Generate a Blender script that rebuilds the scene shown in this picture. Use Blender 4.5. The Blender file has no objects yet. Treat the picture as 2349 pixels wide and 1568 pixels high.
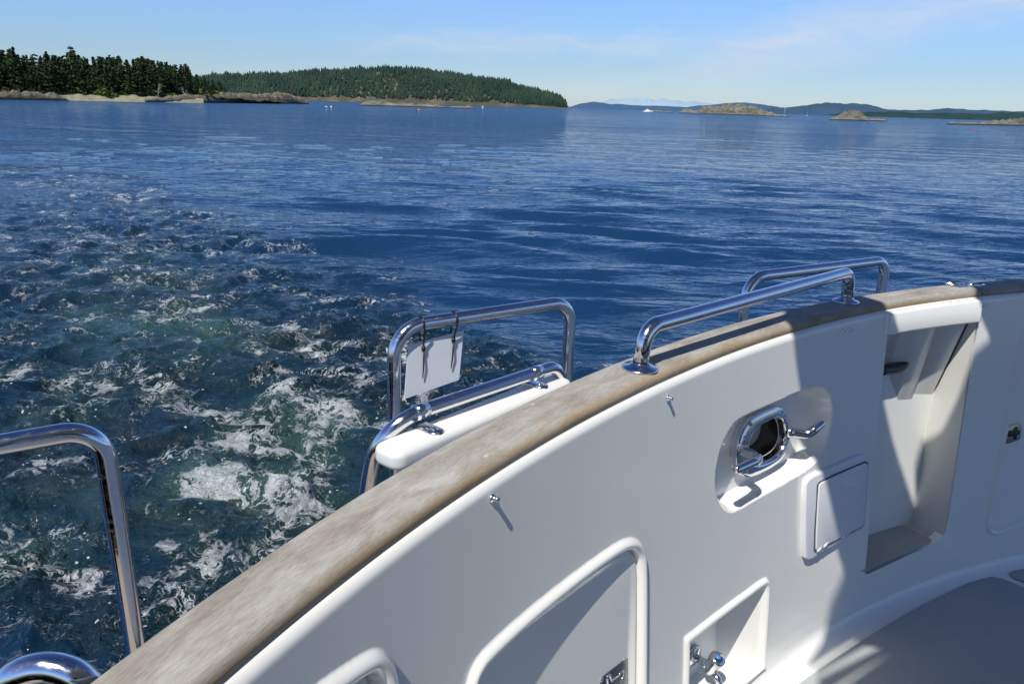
import bpy, bmesh, math, random
import numpy as np
from mathutils import Vector, Matrix
random.seed(7)
rng = np.random.default_rng(11)
S = bpy.context.scene
COL = S.collection

# ------------------------------------------------------------------ camera model
FPX, CX, CY = 1691.0, 1174.5, 784.0
PITCH, ROLL = math.radians(17.8), math.radians(1.75)
_F = np.array([0, math.cos(PITCH), -math.sin(PITCH)])
_R0 = np.array([1.0, 0, 0]); _U0 = np.array([0, math.sin(PITCH), math.cos(PITCH)])
_R = math.cos(ROLL)*_R0 + math.sin(ROLL)*_U0
_U = math.cos(ROLL)*_U0 - math.sin(ROLL)*_R0
WATER = -2.1
def dep(x): return 1/math.sqrt(1+((x-CX)/FPX)**2)      # depth along the view axis per metre of level distance
SOLE = -1.5
CAPZ = -0.5

def ray(x, y):
    d = _F + _R*(x-CX)/FPX - _U*(y-CY)/FPX
    return d/np.linalg.norm(d)
def at(x, y, z):
    "the point of the level plane z that the photo shows at (x, y)"
    d = ray(x, y); return d*(z/d[2])
def atd(x, y, dist):
    "the point at a horizontal distance along that line of sight"
    d = ray(x, y); return d*(dist/math.hypot(d[0], d[1]))
def proj(P):
    P = np.asarray(P, float); w = P@_F
    return np.stack([CX+FPX*(P@_R)/w, CY-FPX*(P@_U)/w], -1)

# ------------------------------------------------------------------ the line of the transom in plan
_o = [(180,1568),(300,1480),(520,1325),(830,1140),(1100,985),(1300,880),(1440,815),(1705,735),(1935,685),(2100,660),(2349,640)]
_pl = [(-.62,-.55),(-.57,-.22),(-.50,.10),(-.435,.35)] + [tuple(at(x,y,CAPZ)[:2]) for x,y in _o] + [(2.25,2.58),(2.9,2.72),(3.6,2.82)]
_pl = np.array(_pl)
_c = np.concatenate([[0], np.cumsum(np.linalg.norm(np.diff(_pl,axis=0),axis=1))])
_w = np.ones(len(_pl)); 
_px = np.polyfit(_c, _pl[:,0], 7, w=_w); _py = np.polyfit(_c, _pl[:,1], 7, w=_w)
_cc = np.linspace(0, _c[-1], 4000)
_xy = np.stack([np.polyval(_px,_cc), np.polyval(_py,_cc)],-1)
_al = np.concatenate([[0], np.cumsum(np.linalg.norm(np.diff(_xy,axis=0),axis=1))])
S_MAX = _al[-1]
def outer(s):
    s = np.asarray(s,float)
    return np.stack([np.interp(s,_al,_xy[:,0]), np.interp(s,_al,_xy[:,1])],-1)
def normal_in(s):
    "level unit vector from the transom towards the cockpit"
    t = outer(np.asarray(s)+.02)-outer(np.asarray(s)-.02)
    t /= np.linalg.norm(t,axis=-1,keepdims=True)
    return np.stack([t[...,1], -t[...,0]],-1)
CAP_T, LEAN, SHR = .031, .09, .018
_ks = np.linspace(-1,7,1601)
_kw = np.interp(_ks, [0,1.1,1.7,2.2,2.7,3.2,4.0,6.0],[.086,.086,.094,.100,.094,.084,.078,.078])
_gk = np.exp(-.5*(np.linspace(-3,3,241))**2); _gk /= _gk.sum()
_kw = np.convolve(np.pad(_kw,120,'edge'), _gk, 'valid')
def cap_w(s): return np.interp(s, _ks, _kw)
WTOP = CAPZ-CAP_T+.009
def wall_off(z, s):
    "how far the bare wall stands in from the outer cap edge at height z"
    v = WTOP-np.asarray(z,float)
    q = np.clip(v/SHR,0,1)
    return cap_w(s)-.007 + SHR*np.sqrt(np.clip(1-(1-q)**2,0,1)) + LEAN*np.clip(v-SHR,0,None)
def wall(s, z, d=0.0):
    "point of the wall at arc length s and height z, raised d towards the cockpit"
    s = np.asarray(s,float); z = np.asarray(z,float)
    p = outer(s); n = normal_in(s)
    o = (wall_off(z,s)+d)[...,None]
    q = p+n*o
    return np.concatenate([q, np.broadcast_to(z[...,None], q.shape[:-1]+(1,))],-1)
_gs, _gz = np.meshgrid(np.linspace(.2,S_MAX-.2,500), np.linspace(WTOP-.02,SOLE-.6,200), indexing='ij')
_gp = wall(_gs,_gz); _gq = proj(_gp); _bad = (_gp@_F) < .2
_gq[_bad] = 1e6
def onwall(x, y, d=0.0):
    "arc length and height of the wall point the photo shows at (x, y)"
    k = np.argmin(((_gq-np.array([x,y]))**2).sum(-1))
    s, z = float(_gs.flat[k]), float(_gz.flat[k])
    for _ in range(12):
        f = lambda a,b: proj(wall(np.array(a),np.array(b),d))
        q = f(s,z); e = np.array([x,y])-q
        J = np.stack([(f(s+1e-3,z)-q)/1e-3, (f(s,z+1e-3)-q)/1e-3],-1)
        st = np.linalg.solve(J,e); st = np.clip(st,-.2,.2)
        s += st[0]; z += st[1]
    return s, z

# ------------------------------------------------------------------ helpers: objects, meshes, materials
def link(o, parent=None):
    COL.objects.link(o)
    if parent: o.parent = parent
    return o
def tag(o, label=None, cat=None, group=None, kind=None):
    for k, v in (('label',label),('category',cat),('group',group),('kind',kind)):
        if v: o[k] = v
    return o
def empty(name, loc=(0,0,0), rz=0.0):
    o = bpy.data.objects.new(name, None); o.empty_display_size = .1
    o.location = loc; o.rotation_euler[2] = rz
    return link(o)
def mesh_np(name, V, Fq, m, parent=None, smooth=True, uv=None, attrs=None):
    V = np.asarray(V, np.float32).reshape(-1,3); Fq = np.asarray(Fq, np.int32)
    n = Fq.shape[1]
    me = bpy.data.meshes.new(name)
    me.vertices.add(len(V)); me.vertices.foreach_set('co', V.ravel())
    me.loops.add(Fq.size); me.loops.foreach_set('vertex_index', Fq.ravel())
    me.polygons.add(len(Fq)); me.polygons.foreach_set('loop_start', np.arange(0,Fq.size,n,dtype=np.int32))
    me.update(calc_edges=True)
    if smooth: me.polygons.foreach_set('use_smooth', np.ones(len(Fq),bool))
    if uv is not None:
        l = me.uv_layers.new(name='UVMap'); l.data.foreach_set('uv', np.asarray(uv,np.float32)[Fq.ravel()].ravel())
    for k, a in (attrs or {}).items():
        t = me.attributes.new(k,'FLOAT','POINT'); t.data.foreach_set('value', np.asarray(a,np.float32).ravel())
    if m: me.materials.append(m)
    return link(bpy.data.objects.new(name, me), parent)
def mesh_py(name, V, F, m, parent=None, smooth=False, bevel=0, seg=3, sub=0, solid=0):
    me = bpy.data.meshes.new(name)
    me.from_pydata([tuple(map(float,v)) for v in V], [], F); me.update()
    bm = bmesh.new(); bm.from_mesh(me); bmesh.ops.remove_doubles(bm, verts=bm.verts, dist=1e-6)
    bmesh.ops.recalc_face_normals(bm, faces=bm.faces); bm.to_mesh(me); bm.free()
    if m: me.materials.append(m)
    o = link(bpy.data.objects.new(name, me), parent)
    if solid:
        md = o.modifiers.new('s','SOLIDIFY'); md.thickness = solid; md.offset = 0
    if bevel:
        md = o.modifiers.new('b','BEVEL'); md.width = bevel; md.segments = seg; md.limit_method = 'ANGLE'; md.angle_limit = .6
        md.harden_normals = False
    if sub:
        md = o.modifiers.new('u','SUBSURF'); md.levels = md.render_levels = sub
    if smooth or bevel or sub:
        for p in me.polygons: p.use_smooth = True
    return o
def grid_faces(nu, nv, wrap=False):
    i, j = np.meshgrid(np.arange(nu-1), np.arange(nv if wrap else nv-1), indexing='ij')
    j2 = (j+1) % nv
    return np.stack([i*nv+j, (i+1)*nv+j, (i+1)*nv+j2, i*nv+j2],-1).reshape(-1,4)
def nrm(v):
    v = np.asarray(v,float); return v/np.linalg.norm(v)
def fillet(P, r, n=10):
    "round the inner corners of a polyline"
    P = [np.asarray(p,float) for p in P]; out = [P[0]]
    rr = r if hasattr(r,'__len__') else [r]*(len(P)-2)
    for k in range(1,len(P)-1):
        a, b = nrm(P[k-1]-P[k]), nrm(P[k+1]-P[k])
        ang = math.acos(np.clip(a@b,-1,1)); 
        L = min(rr[k-1]/math.tan(ang/2), .48*np.linalg.norm(P[k-1]-P[k]), .48*np.linalg.norm(P[k+1]-P[k]))
        R = L*math.tan(ang/2); c = P[k]+nrm(a+b)*R/math.sin(ang/2)
        u = nrm(P[k]+a*L-c); w = P[k]+b*L-c; th = math.pi-ang
        w = nrm(w-u*(w@u))
        out += [c+R*(u*math.cos(t)+w*math.sin(t)) for t in np.linspace(0,th,n)]
    return out+[P[-1]]
def tube_np(P, r, n=20, caps=True):
    P = np.array(P,float); r = np.broadcast_to(np.asarray(r,float),(len(P),))
    T = np.gradient(P,axis=0); T /= np.linalg.norm(T,axis=1,keepdims=True)
    a = np.array([0,0,1.]) if abs(T[0][2])<.8 else np.array([1.,0,0])
    u = nrm(np.cross(T[0],a)); V = []
    th = np.arange(n)/n*2*math.pi
    if caps: P = np.vstack([P[:1],P,P[-1:]]); T = np.vstack([T[:1],T,T[-1:]]); r = np.r_[1e-5,r,1e-5]
    for p,t,q in zip(P,T,r):
        u = nrm(u-t*(u@t)); w = np.cross(t,u)
        V.append(p+q*(np.cos(th)[:,None]*u+np.sin(th)[:,None]*w))
    return np.array(V).reshape(-1,3), grid_faces(len(P),n,True)
def tube(name, P, r, m, parent=None, n=24, caps=True):
    V, F_ = tube_np(P,r,n,caps); return mesh_np(name,V,F_[:,::-1],m,parent)
def lathe(name, prof, origin, axis, m, parent=None, n=28):
    "spin (radius, height) pairs round an axis"
    ax = nrm(axis); u = nrm(np.cross(ax,[0.3,.9,.2])); w = np.cross(ax,u); th = np.arange(n)/n*2*math.pi
    V = np.array([np.asarray(origin)+ax*h+rad*(np.cos(th)[:,None]*u+np.sin(th)[:,None]*w) for rad,h in prof]).reshape(-1,3)
    o = mesh_np(name,V,grid_faces(len(prof),n,True),m,parent)
    return o
def merge(*vf):
    V=[];F_=[];k=0
    for v,f in vf: V.append(v);F_.append(f+k);k+=len(v)
    return np.vstack(V),np.vstack(F_)

def newmat(name):
    m = bpy.data.materials.new(name); m.use_nodes = True
    nt = m.node_tree; b = nt.nodes['Principled BSDF']
    return m, nt, b
class NT:
    "short hand for node building"
    def __init__(s, nt): s.nt = nt
    def n(s, t, **kw):
        x = s.nt.nodes.new(t)
        for k, v in kw.items():
            if k.startswith('i_'): s.set(x, k[2:].replace('_',' '), v)
            else: setattr(x, k, v)
        return x
    def set(s, x, key, v):
        i = x.inputs[int(key)] if key.isdigit() else x.inputs[key]
        if hasattr(v,'is_linked') or isinstance(v, bpy.types.NodeSocket): s.nt.links.new(v, i)
        else: i.default_value = v
    def math(s, op, a, b=None, c=None, clamp=False):
        x = s.nt.nodes.new('ShaderNodeMath'); x.operation = op; x.use_clamp = clamp
        for k, v in enumerate((a,b,c)):
            if v is not None: s.set(x, str(k), v)
        return x.outputs[0]
    def noise(s, vec, scale, detail=4, rough=.55, dist=0, out='Fac'):
        x = s.nt.nodes.new('ShaderNodeTexNoise')
        if vec is not None: s.nt.links.new(vec, x.inputs['Vector'])
        x.inputs['Scale'].default_value = scale; x.inputs['Detail'].default_value = detail
        x.inputs['Roughness'].default_value = rough; x.inputs['Distortion'].default_value = dist
        return x.outputs[out]
    def map(s, vec, scale=(1,1,1), rot=(0,0,0)):
        x = s.nt.nodes.new('ShaderNodeMapping'); s.nt.links.new(vec, x.inputs[0])
        x.inputs['Scale'].default_value = scale; x.inputs['Rotation'].default_value = rot
        return x.outputs[0]
    def ramp(s, fac, stops):
        x = s.nt.nodes.new('ShaderNodeValToRGB'); s.nt.links.new(fac, x.inputs[0])
        e = x.color_ramp.elements
        while len(e) < len(stops): e.new(.5)
        for k,(p,c) in enumerate(stops):
            e[k].position = p; e[k].color = (*c,1) if len(c)==3 else c
        return x.outputs[0]
    def mix(s, fac, a, b, mode='MIX'):
        x = s.nt.nodes.new('ShaderNodeMix'); x.data_type = 'RGBA'; x.blend_type = mode
        for sock, v in ((x.inputs[0],fac),(x.inputs[6],a),(x.inputs[7],b)):
            if isinstance(v, bpy.types.NodeSocket): s.nt.links.new(v, sock)
            else: sock.default_value = v if not isinstance(v,tuple) or len(v)==4 else (*v,1)
        return x.outputs[2]
    def obj(s): return s.nt.nodes.new('ShaderNodeTexCoord').outputs['Object']
    def uv(s): return s.nt.nodes.new('ShaderNodeTexCoord').outputs['UV']
    def geo(s, k): return s.nt.nodes.new('ShaderNodeNewGeometry').outputs[k]
    def attr(s, k):
        x = s.nt.nodes.new('ShaderNodeAttribute'); x.attribute_name = k; return x.outputs['Fac']
    def bump(s, h, strength, dist, normal=None):
        x = s.nt.nodes.new('ShaderNodeBump'); s.nt.links.new(h, x.inputs['Height'])
        s.set(x,'Strength',strength); s.set(x,'Distance',dist)
        if normal is not None: s.nt.links.new(normal, x.inputs['Normal'])
        return x.outputs[0]
M = {}
def simple(key, col, rough=.4, metal=0.0, var=.06, vs=6.0, bump=0.0, bs=200.0, coat=0.0, spec=.5):
    m, nt, b = newmat(key); g = NT(nt); co = g.obj()
    f = g.noise(co, vs, 5)
    c = g.mix(f, tuple(x*(1-var) for x in col), tuple(min(1,x*(1+var)) for x in col))
    nt.links.new(c, b.inputs['Base Color'])
    r = g.math('MULTIPLY_ADD', g.noise(co, vs*3, 6), rough*.5, rough*.75)
    nt.links.new(r, b.inputs['Roughness']); b.inputs['Metallic'].default_value = metal
    b.inputs['Coat Weight'].default_value = coat; b.inputs['Specular IOR Level'].default_value = spec
    if bump: nt.links.new(g.bump(g.noise(co, bs, 3), bump, .001), b.inputs['Normal'])
    M[key] = m; return m
simple('gelcoat', (.83,.82,.77), .2, var=.045, vs=2.2, bump=.025, bs=7, coat=.35)
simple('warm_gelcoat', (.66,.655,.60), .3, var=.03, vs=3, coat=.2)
simple('white_plastic', (.74,.74,.76), .35, var=.02, coat=.1)
simple('board_white', (.70,.71,.68), .45, var=.03)
simple('plate_white', (.62,.66,.72), .55, var=.02)
simple('nonskid', (.40,.42,.41), .7, var=.14, vs=4, bump=.9, bs=260)
simple('step_nonskid', (.46,.45,.385), .75, var=.08, vs=5, bump=.5, bs=420)
simple('black_plastic', (.012,.013,.016), .4, var=.2)
simple('black_rubber', (.02,.02,.022), .6)
simple('gap_grey', (.10,.10,.11), .8)
simple('dark_gap', (.015,.016,.018), .8)
simple('latch_steel', (.42,.43,.44), .28, metal=1, var=.15, vs=30)
simple('blue_dot', (.03,.22,.6), .3)
simple('teak_grey', (.30,.26,.21), .8)
# polished stainless steel with faint smears
m, nt, b = newmat('polished_steel'); g = NT(nt); co = g.obj()
b.inputs['Metallic'].default_value = 1
nt.links.new(g.mix(g.noise(co,14,4), (.66,.66,.68), (.80,.80,.81)), b.inputs['Base Color'])
nt.links.new(g.math('MULTIPLY_ADD', g.math('POWER',g.noise(g.map(co,(1,1,3)),40,6,.7),3.0), .9, .03), b.inputs['Roughness'])
M['steel'] = m
# weathered teak, grain along the rail (uv.x = metres along, uv.y = metres across)
m, nt, b = newmat('weathered_teak'); g = NT(nt); uv = g.uv()
fine = g.noise(g.map(uv,(48,420,1)), 1, 6, .75, .1)
mid = g.noise(g.map(uv,(16,90,1)), 1, 6, .68, .3)
big = g.noise(g.map(uv,(8,24,1)), 1, 7, .7, .5)
c1 = g.ramp(fine, [(.30,(.10,.09,.075)),(.45,(.28,.265,.235)),(.56,(.37,.355,.32)),(.72,(.52,.505,.465))])
c2 = g.ramp(big, [(.30,(.15,.125,.09)),(.42,(.26,.225,.17)),(.52,(.35,.325,.275)),(.68,(.52,.505,.47))])
c = g.mix(.55, c1, c2)
c = g.mix(g.math('MULTIPLY',g.math('SUBTRACT',mid,.5,clamp=True),1.2), c, (.20,.17,.13))
sep = nt.nodes.new('ShaderNodeSeparateXYZ'); nt.links.new(uv, sep.inputs[0])
edge = g.math('SUBTRACT', 1.0, g.math('DIVIDE', g.math('ABSOLUTE', g.math('SUBTRACT', sep.outputs[1], g.math('MULTIPLY_ADD', big, .02, .088))), .017), clamp=True)
edge = g.math('MULTIPLY', edge, g.math('MULTIPLY_ADD', g.noise(g.map(uv,(6,40,1)),1,6,.7), 1.6, -.15), clamp=True)
c = g.mix(g.math('MULTIPLY',edge,.85), c, (.40,.26,.115))
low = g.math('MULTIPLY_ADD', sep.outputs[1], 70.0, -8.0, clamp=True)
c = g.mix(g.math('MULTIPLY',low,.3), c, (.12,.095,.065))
spots = nt.nodes.new('ShaderNodeTexVoronoi'); spots.inputs['Scale'].default_value = 1.0
nt.links.new(g.map(uv,(14,26,1)), spots.inputs['Vector'])
sp = g.math('MULTIPLY', g.math('LESS_THAN', spots.outputs['Distance'], g.math('MULTIPLY',g.noise(uv,30,3),.13)), g.math('GREATER_THAN', g.noise(g.map(uv,(3,6,1)),1,2), .56))
c = g.mix(g.math('MULTIPLY',sp,.5), c, (.62,.61,.58))
nt.links.new(c, b.inputs['Base Color']); b.inputs['Roughness'].default_value = .78
b.inputs['Specular IOR Level'].default_value = .25
nt.links.new(g.bump(g.math('ADD',fine,g.math('MULTIPLY',mid,.6)), .55, .0012), b.inputs['Normal'])
M['teak'] = m

# ------------------------------------------------------------------ outlines on the wall
def cr(ox, oy, sc, pts):
    "positions read from an enlarged crop of the photograph, as picture positions"
    return [((ox+x/sc)/1.1783, (oy+y/sc)/1.1783) for x,y in pts]
def sz(pts): return np.array([onwall(*p) for p in pts])
def chaikin(P, n=2, closed=True):
    P = np.asarray(P,float)
    for _ in range(n):
        Q = np.roll(P,-1,axis=0) if closed else P[1:]
        A_ = P if closed else P[:-1]
        P = np.stack([.75*A_+.25*Q, .25*A_+.75*Q],1).reshape(-1,P.shape[1])
    return P
def sdist(P, pts):
    "signed distance (inside positive) and nearest boundary point"
    A_ = P; B_ = np.roll(P,-1,axis=0); best = np.full(len(pts),1e9); near = np.zeros_like(pts); ins = np.zeros(len(pts),bool)
    for a,b_ in zip(A_,B_):
        d = b_-a; t = np.clip(((pts-a)@d)/(d@d+1e-12),0,1); q = a+t[:,None]*d; r = np.linalg.norm(pts-q,axis=1)
        k = r<best; best[k] = r[k]; near[k] = q[k]
        c_ = (a[1]>pts[:,1])!=(b_[1]>pts[:,1])
        xi = a[0]+(pts[:,1]-a[1])*(b_[0]-a[0])/(b_[1]-a[1]+1e-15)
        ins ^= c_ & (pts[:,0]<xi)
    return np.where(ins,best,-best), near
def sstep(a,b_,x):
    t = np.clip((x-a)/(b_-a),0,1); return t*t*(3-2*t)

o_hatch = sz([(1052,1640),(1068,1568),(1078,1535),(1098,1500),(1130,1468),(1200,1405),(1300,1325),(1400,1252),(1432,1234),(1456,1231),(1473,1246),(1480,1275),(1480,1400),(1479,1568)])
zb = -1.36
o_hatch = chaikin(np.vstack([o_hatch,[(o_hatch[-1][0],zb+.03),(o_hatch[-1][0]-.03,zb),(o_hatch[0][0]+.03,zb),(o_hatch[0][0],zb+.03)]]),2)
o_left = sz([(640,1640),(730,1565),(790,1524),(845,1490),(868,1485),(888,1496),(903,1522),(912,1568),(918,1600)])
o_left = chaikin(np.vstack([o_left,[(o_left[-1][0],zb+.03),(o_left[-1][0]-.03,zb),(o_left[0][0]-.05,zb),(o_left[0][0]-.08,zb+.4)]]),2)
o_fau = sz([(1566,1568),(1568,1500),(1568,1463),(1573,1456),(1580,1451),(1600,1436),(1700,1361),(1748,1325),(1759,1322),(1764,1330),(1764,1353),(1758,1450),(1754,1526),(1750,1536),(1742,1543),(1712,1567)])
_e = onwall(1640,1622)
o_fau = chaikin(np.vstack([o_fau,[_e,(o_fau[0][0]+.02,_e[1]-.01),(o_fau[0][0],_e[1]+.02)]]),1)
o_pock = chaikin(sz(cr(1900,1030,3.136,[(300,310),(600,190),(820,82),(960,36),(1040,60),(1090,140),(1105,230),(1090,370),(1040,560),(960,690),(860,770),(700,860),(500,975),(300,1090),(230,1115),(170,1085),(120,1000),(100,880),(110,720),(150,560),(220,410)])),2)
o_niche = chaikin(sz([(2035,766),(2037,766),(2140,751),(2243,734),(2245,736),(2200,1018),(2184,1127),(2172,1205),(2166,1226),(2150,1241),(2130,1252),(1992,1317),(1984,1314),(1984,1312),(2010,1018)]),1)
o_right = sz([(2420,718),(2370,722),(2349,742),(2336,775),(2326,850),(2303,980),(2282,1080),(2262,1180),(2259,1210),(2270,1226),(2290,1225),(2349,1199),(2440,1160)])
o_right = chaikin(np.vstack([o_right,[(o_right[-1][0]+.35,o_right[-1][1]),(o_right[-1][0]+.35,o_right[0][1])]]),2)
HAWSE = cr(1900,1030,3.136,[(368,555),(372,470),(440,390),(520,335),(600,308),(650,330),(672,420),(668,500),(640,570),(590,620),(500,665),(430,680),(385,640)])
POCK_D = .058
o_hole = chaikin(np.array([onwall(x,y,-POCK_D*.8) for x,y in HAWSE]),2)

boat = empty('boat', (1.0,1.2,WATER))
tag(boat, 'white motor boat stern with grey teak cap rail and polished steel rails', 'boat')
def under(o, p=None):
    "hang a world-built mesh under its parent without moving it"
    p = p or boat
    o.parent = p
    w = Vector((0,0,0)); q = p
    while q: w += Vector(q.location)+q.matrix_parent_inverse.translation; q = q.parent
    o.matrix_parent_inverse = Matrix.Translation(-w)
    return o

# ------------------------------------------------------------------ the cockpit wall as one moulded surface
H = .0026
S0, S1 = .75, 4.75
gs = np.linspace(S0,S1,int((S1-S0)/H)+1)
gz = np.concatenate([WTOP-SHR*(1-np.cos(np.linspace(0,1,9)*math.pi/2))[:-1], np.linspace(WTOP-SHR, SOLE+.055, 350)])
gs2, gz2 = np.meshgrid(gs,gz,indexing='ij')
pts = np.stack([gs2.ravel(),gz2.ravel()],-1)
disp = np.zeros(len(pts))
def region(poly, margin=.06):
    lo, hi = poly.min(0)-margin, poly.max(0)+margin
    k = np.where(((pts>lo)&(pts<hi)).all(1))[0]
    sd, near = sdist(poly, pts[k]); return k, sd, near
def snap(k, sd, near, off=0.0):
    "pull the vertices next to an outline on to it so that the edge is clean"
    m_ = np.abs(sd)<.55*H
    pts[k[m_]] = near[m_]
def bead(sd, w, h): 
    x = np.clip(sd/w,0,1); return h*np.sin(math.pi*x)**.75
facemat = {}
# locker hatches: moulded bead, thin groove, slightly dished door
panel_masks = {}
for nm, poly, w, h in (('big',o_hatch,.025,.012),('left',o_left,.029,.012),('right',o_right,.018,.009)):
    k, sd, near = region(poly)
    d = bead(sd,w,h)
    inn = sd>=w
    if nm=='big':
        tr = np.array(onwall(1470,1262)); dd = np.clip(np.linalg.norm(pts[k]-tr,axis=1)/.42,0,1)
        d[inn] = -.001-.019*dd[inn]*sstep(w+.002,w+.03,sd[inn])
    elif nm=='left': d[inn] = -.012
    else: d[inn] = -.001
    d -= .0055*np.exp(-((sd-w-.003)/.0030)**2)
    disp[k] += d
    full = np.zeros(len(pts)); full[k] = sd-w-.003; panel_masks[nm] = full
# tap recess: bead round a sloping-sided box
k, sd, near = region(o_fau)
w = .023
d = bead(sd,w,.010)
lo, hi = o_fau.min(0), o_fau.max(0)
inn = sd>w*.92
q = pts[k]
# distances to each side, measured along the wall
right_s = np.interp(q[:,1], [onwall(1752,1530)[1], onwall(1760,1345)[1]], [onwall(1752,1530)[0], onwall(1760,1345)[0]])-.004
depth = np.minimum(.085, np.clip((right_s-q[:,0])*.8,0,None))
depth = np.minimum(depth, np.clip((sd-w*.92)*14,0,None))
d[inn] = np.minimum(d[inn],0)-depth[inn]+np.where(sd[inn]<w, bead(sd[inn],w,.010),0)
disp[k] += d
fau_depth = .085
# fairlead pocket
k, sd, near = region(o_pock)
snap(k, sd, near)
prof = np.where(sd>0, 1-(1-np.clip(sd/.055,0,1))**2.2, 0)
cz = (o_pock[:,1].min()+o_pock[:,1].max())/2
low_ = np.clip(sd/.012,0,1)
q = pts[k]
# the lower side is a level shelf, the upper side an undercut, the ends scoop out
A0, A1 = np.array(onwall(1675,1176)), np.array(onwall(1872,1061)); B0, B1 = np.array(onwall(1694,958)), np.array(onwall(1872,884))
dl = ((q-A0)@np.array([-(A1-A0)[1],(A1-A0)[0]]))/np.linalg.norm(A1-A0)
du = -((q-B0)@np.array([-(B1-B0)[1],(B1-B0)[0]]))/np.linalg.norm(B1-B0)
steep = np.minimum(np.clip(dl/.010,0,1), np.clip(du/.006,0,1))
near_side = (np.minimum(dl,du) <= sd*1.15)
pd = np.where(sd>0, POCK_D*np.where(near_side, np.clip(sd/.008,0,1), prof), 0)
disp[k] -= pd
# lip of shade around the openings: small rounded edge
k, sd, near = region(o_niche); snap(k, sd, near)
niche_sd = np.zeros(len(pts)); niche_sd[:] = -1; niche_sd[k] = sd
k, sd, near = region(o_hole); snap(k, sd, near)
hole_sd = np.full(len(pts),-1.0); hole_sd[k] = sd
# edge flat next to the rounded shoulder
W3 = wall(pts[:,0], pts[:,1], disp)
Fw = grid_faces(len(gs), len(gz))
fc = lambda a: a[Fw].mean(1)
keep = (fc(niche_sd)<=0)&(fc(hole_sd)<=0)
pm = {n_: fc(a)>0 for n_,a in panel_masks.items()}
def sub(name, mask, m, parent=None, **kw):
    f = Fw[mask]; used, inv = np.unique(f, return_inverse=True)
    o = mesh_np(name, W3[used], inv.reshape(-1,4), m, **kw); return under(o, parent)
anyp = pm['big']|pm['left']|pm['right']
cockpit_wall = sub('cockpit_wall', keep&~anyp, M['gelcoat'])
hatch_big = sub('locker_hatch', keep&pm['big'], M['gelcoat']); hatch_big['label'] = 'large arched locker hatch with steel latch plate'
hatch_left = sub('locker_hatch', keep&pm['left'], M['gelcoat']); hatch_left['label'] = 'small arched hatch cut off by the lower edge'
hatch_right = sub('locker_hatch', keep&pm['right'], M['gelcoat']); hatch_right['label'] = 'tall shaded locker hatch with square flush latch'

# cove between wall and sole, and the sole itself
th = np.linspace(0,math.pi/2,10); R_ = .055
cs = np.linspace(S0,S1,500)
base = wall(cs, np.full(500,SOLE+R_)); n3 = np.c_[normal_in(cs), np.zeros(500)]
V = np.stack([base + n3*(R_*(1-math.cos(t)))+np.array([0,0,-R_*math.sin(t)]) for t in th],1)
V = np.concatenate([V, V[:,-1:]+n3[:,None]*2.2], 1)
V[:, -1, 2] = SOLE
cove = under(mesh_np('cockpit_sole', V.reshape(-1,3), grid_faces(500,11), M['gelcoat']))
def flat_poly(name, P2, z, m, parent=None):
    P2 = np.asarray(P2); me = bpy.data.meshes.new(name); bm = bmesh.new()
    f = bm.faces.new([bm.verts.new((p[0],p[1],z)) for p in P2]); 
    bmesh.ops.triangulate(bm, faces=[f]); bmesh.ops.recalc_face_normals(bm, faces=bm.faces)
    if bm.faces[:] and sum(x.normal.z for x in bm.faces)<0: bmesh.ops.reverse_faces(bm, faces=bm.faces)
    bm.to_mesh(me); bm.free(); me.materials.append(m)
    return under(link(bpy.data.objects.new(name, me)), parent or boat)
b1 = [at(x,y,SOLE+.004)[:2] for x,y in [(1500,1830),(1700,1665),(1853,1551),(2000,1452),(2100,1394),(2184,1353),(2235,1329),(2262,1321),(2285,1322),(2310,1330),(2349,1346),(2420,1378)]]
b1 = list(chaikin(b1,2,False))+[(2.6,1.2),(2.6,.2),(.2,.2),(.1,.6)]
flat_poly('nonskid_panel', b1, SOLE+.004, M['nonskid'])
b2 = chaikin([at(x,y,SOLE+.004)[:2] for x,y in [(2420,1275),(2349,1300),(2325,1306),(2314,1312),(2320,1323),(2349,1333),(2440,1368)]],2,False)
flat_poly('nonskid_panel', list(b2)+[(3.2,1.5),(3.2,2.2)], SOLE+.004, M['nonskid'])

# ------------------------------------------------------------------ teak cap rail
def cap_profile(w):
    r = CAP_T/2*.98
    pr = [(0.004,-CAP_T),(0.0,-CAP_T+.004),(0.0,-.004),(.0015,-.0012),(.004,0)]
    pr += [(x,0) for x in np.linspace(.012,w-r-.004,8)]
    pr += [(w-r+r*math.sin(t), -r+r*math.cos(t)) for t in np.linspace(0,math.pi,14)]
    pr += [(.03,-CAP_T)]
    return np.array(pr)
def cap_mesh(name, s0, s1, n):
    s = np.linspace(s0,s1,n); p = outer(s); nn = normal_in(s); V = []; UV = []
    for i in range(n):
        pr = cap_profile(float(cap_w(s[i])))
        V.append(np.c_[p[i]+nn[i]*pr[:,:1], CAPZ+pr[:,1]])
        L = np.concatenate([[0],np.cumsum(np.linalg.norm(np.diff(pr,axis=0),axis=1))])-CAP_T
        UV.append(np.c_[np.full(len(pr),s[i]), L])
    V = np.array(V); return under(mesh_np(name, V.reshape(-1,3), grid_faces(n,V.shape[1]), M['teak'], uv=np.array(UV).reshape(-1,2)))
SJ = 3.695
cap_mesh('cap_rail', .3, SJ-.0015, 420)
cap_mesh('cap_rail', SJ+.0015, 5.6, 220)
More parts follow.
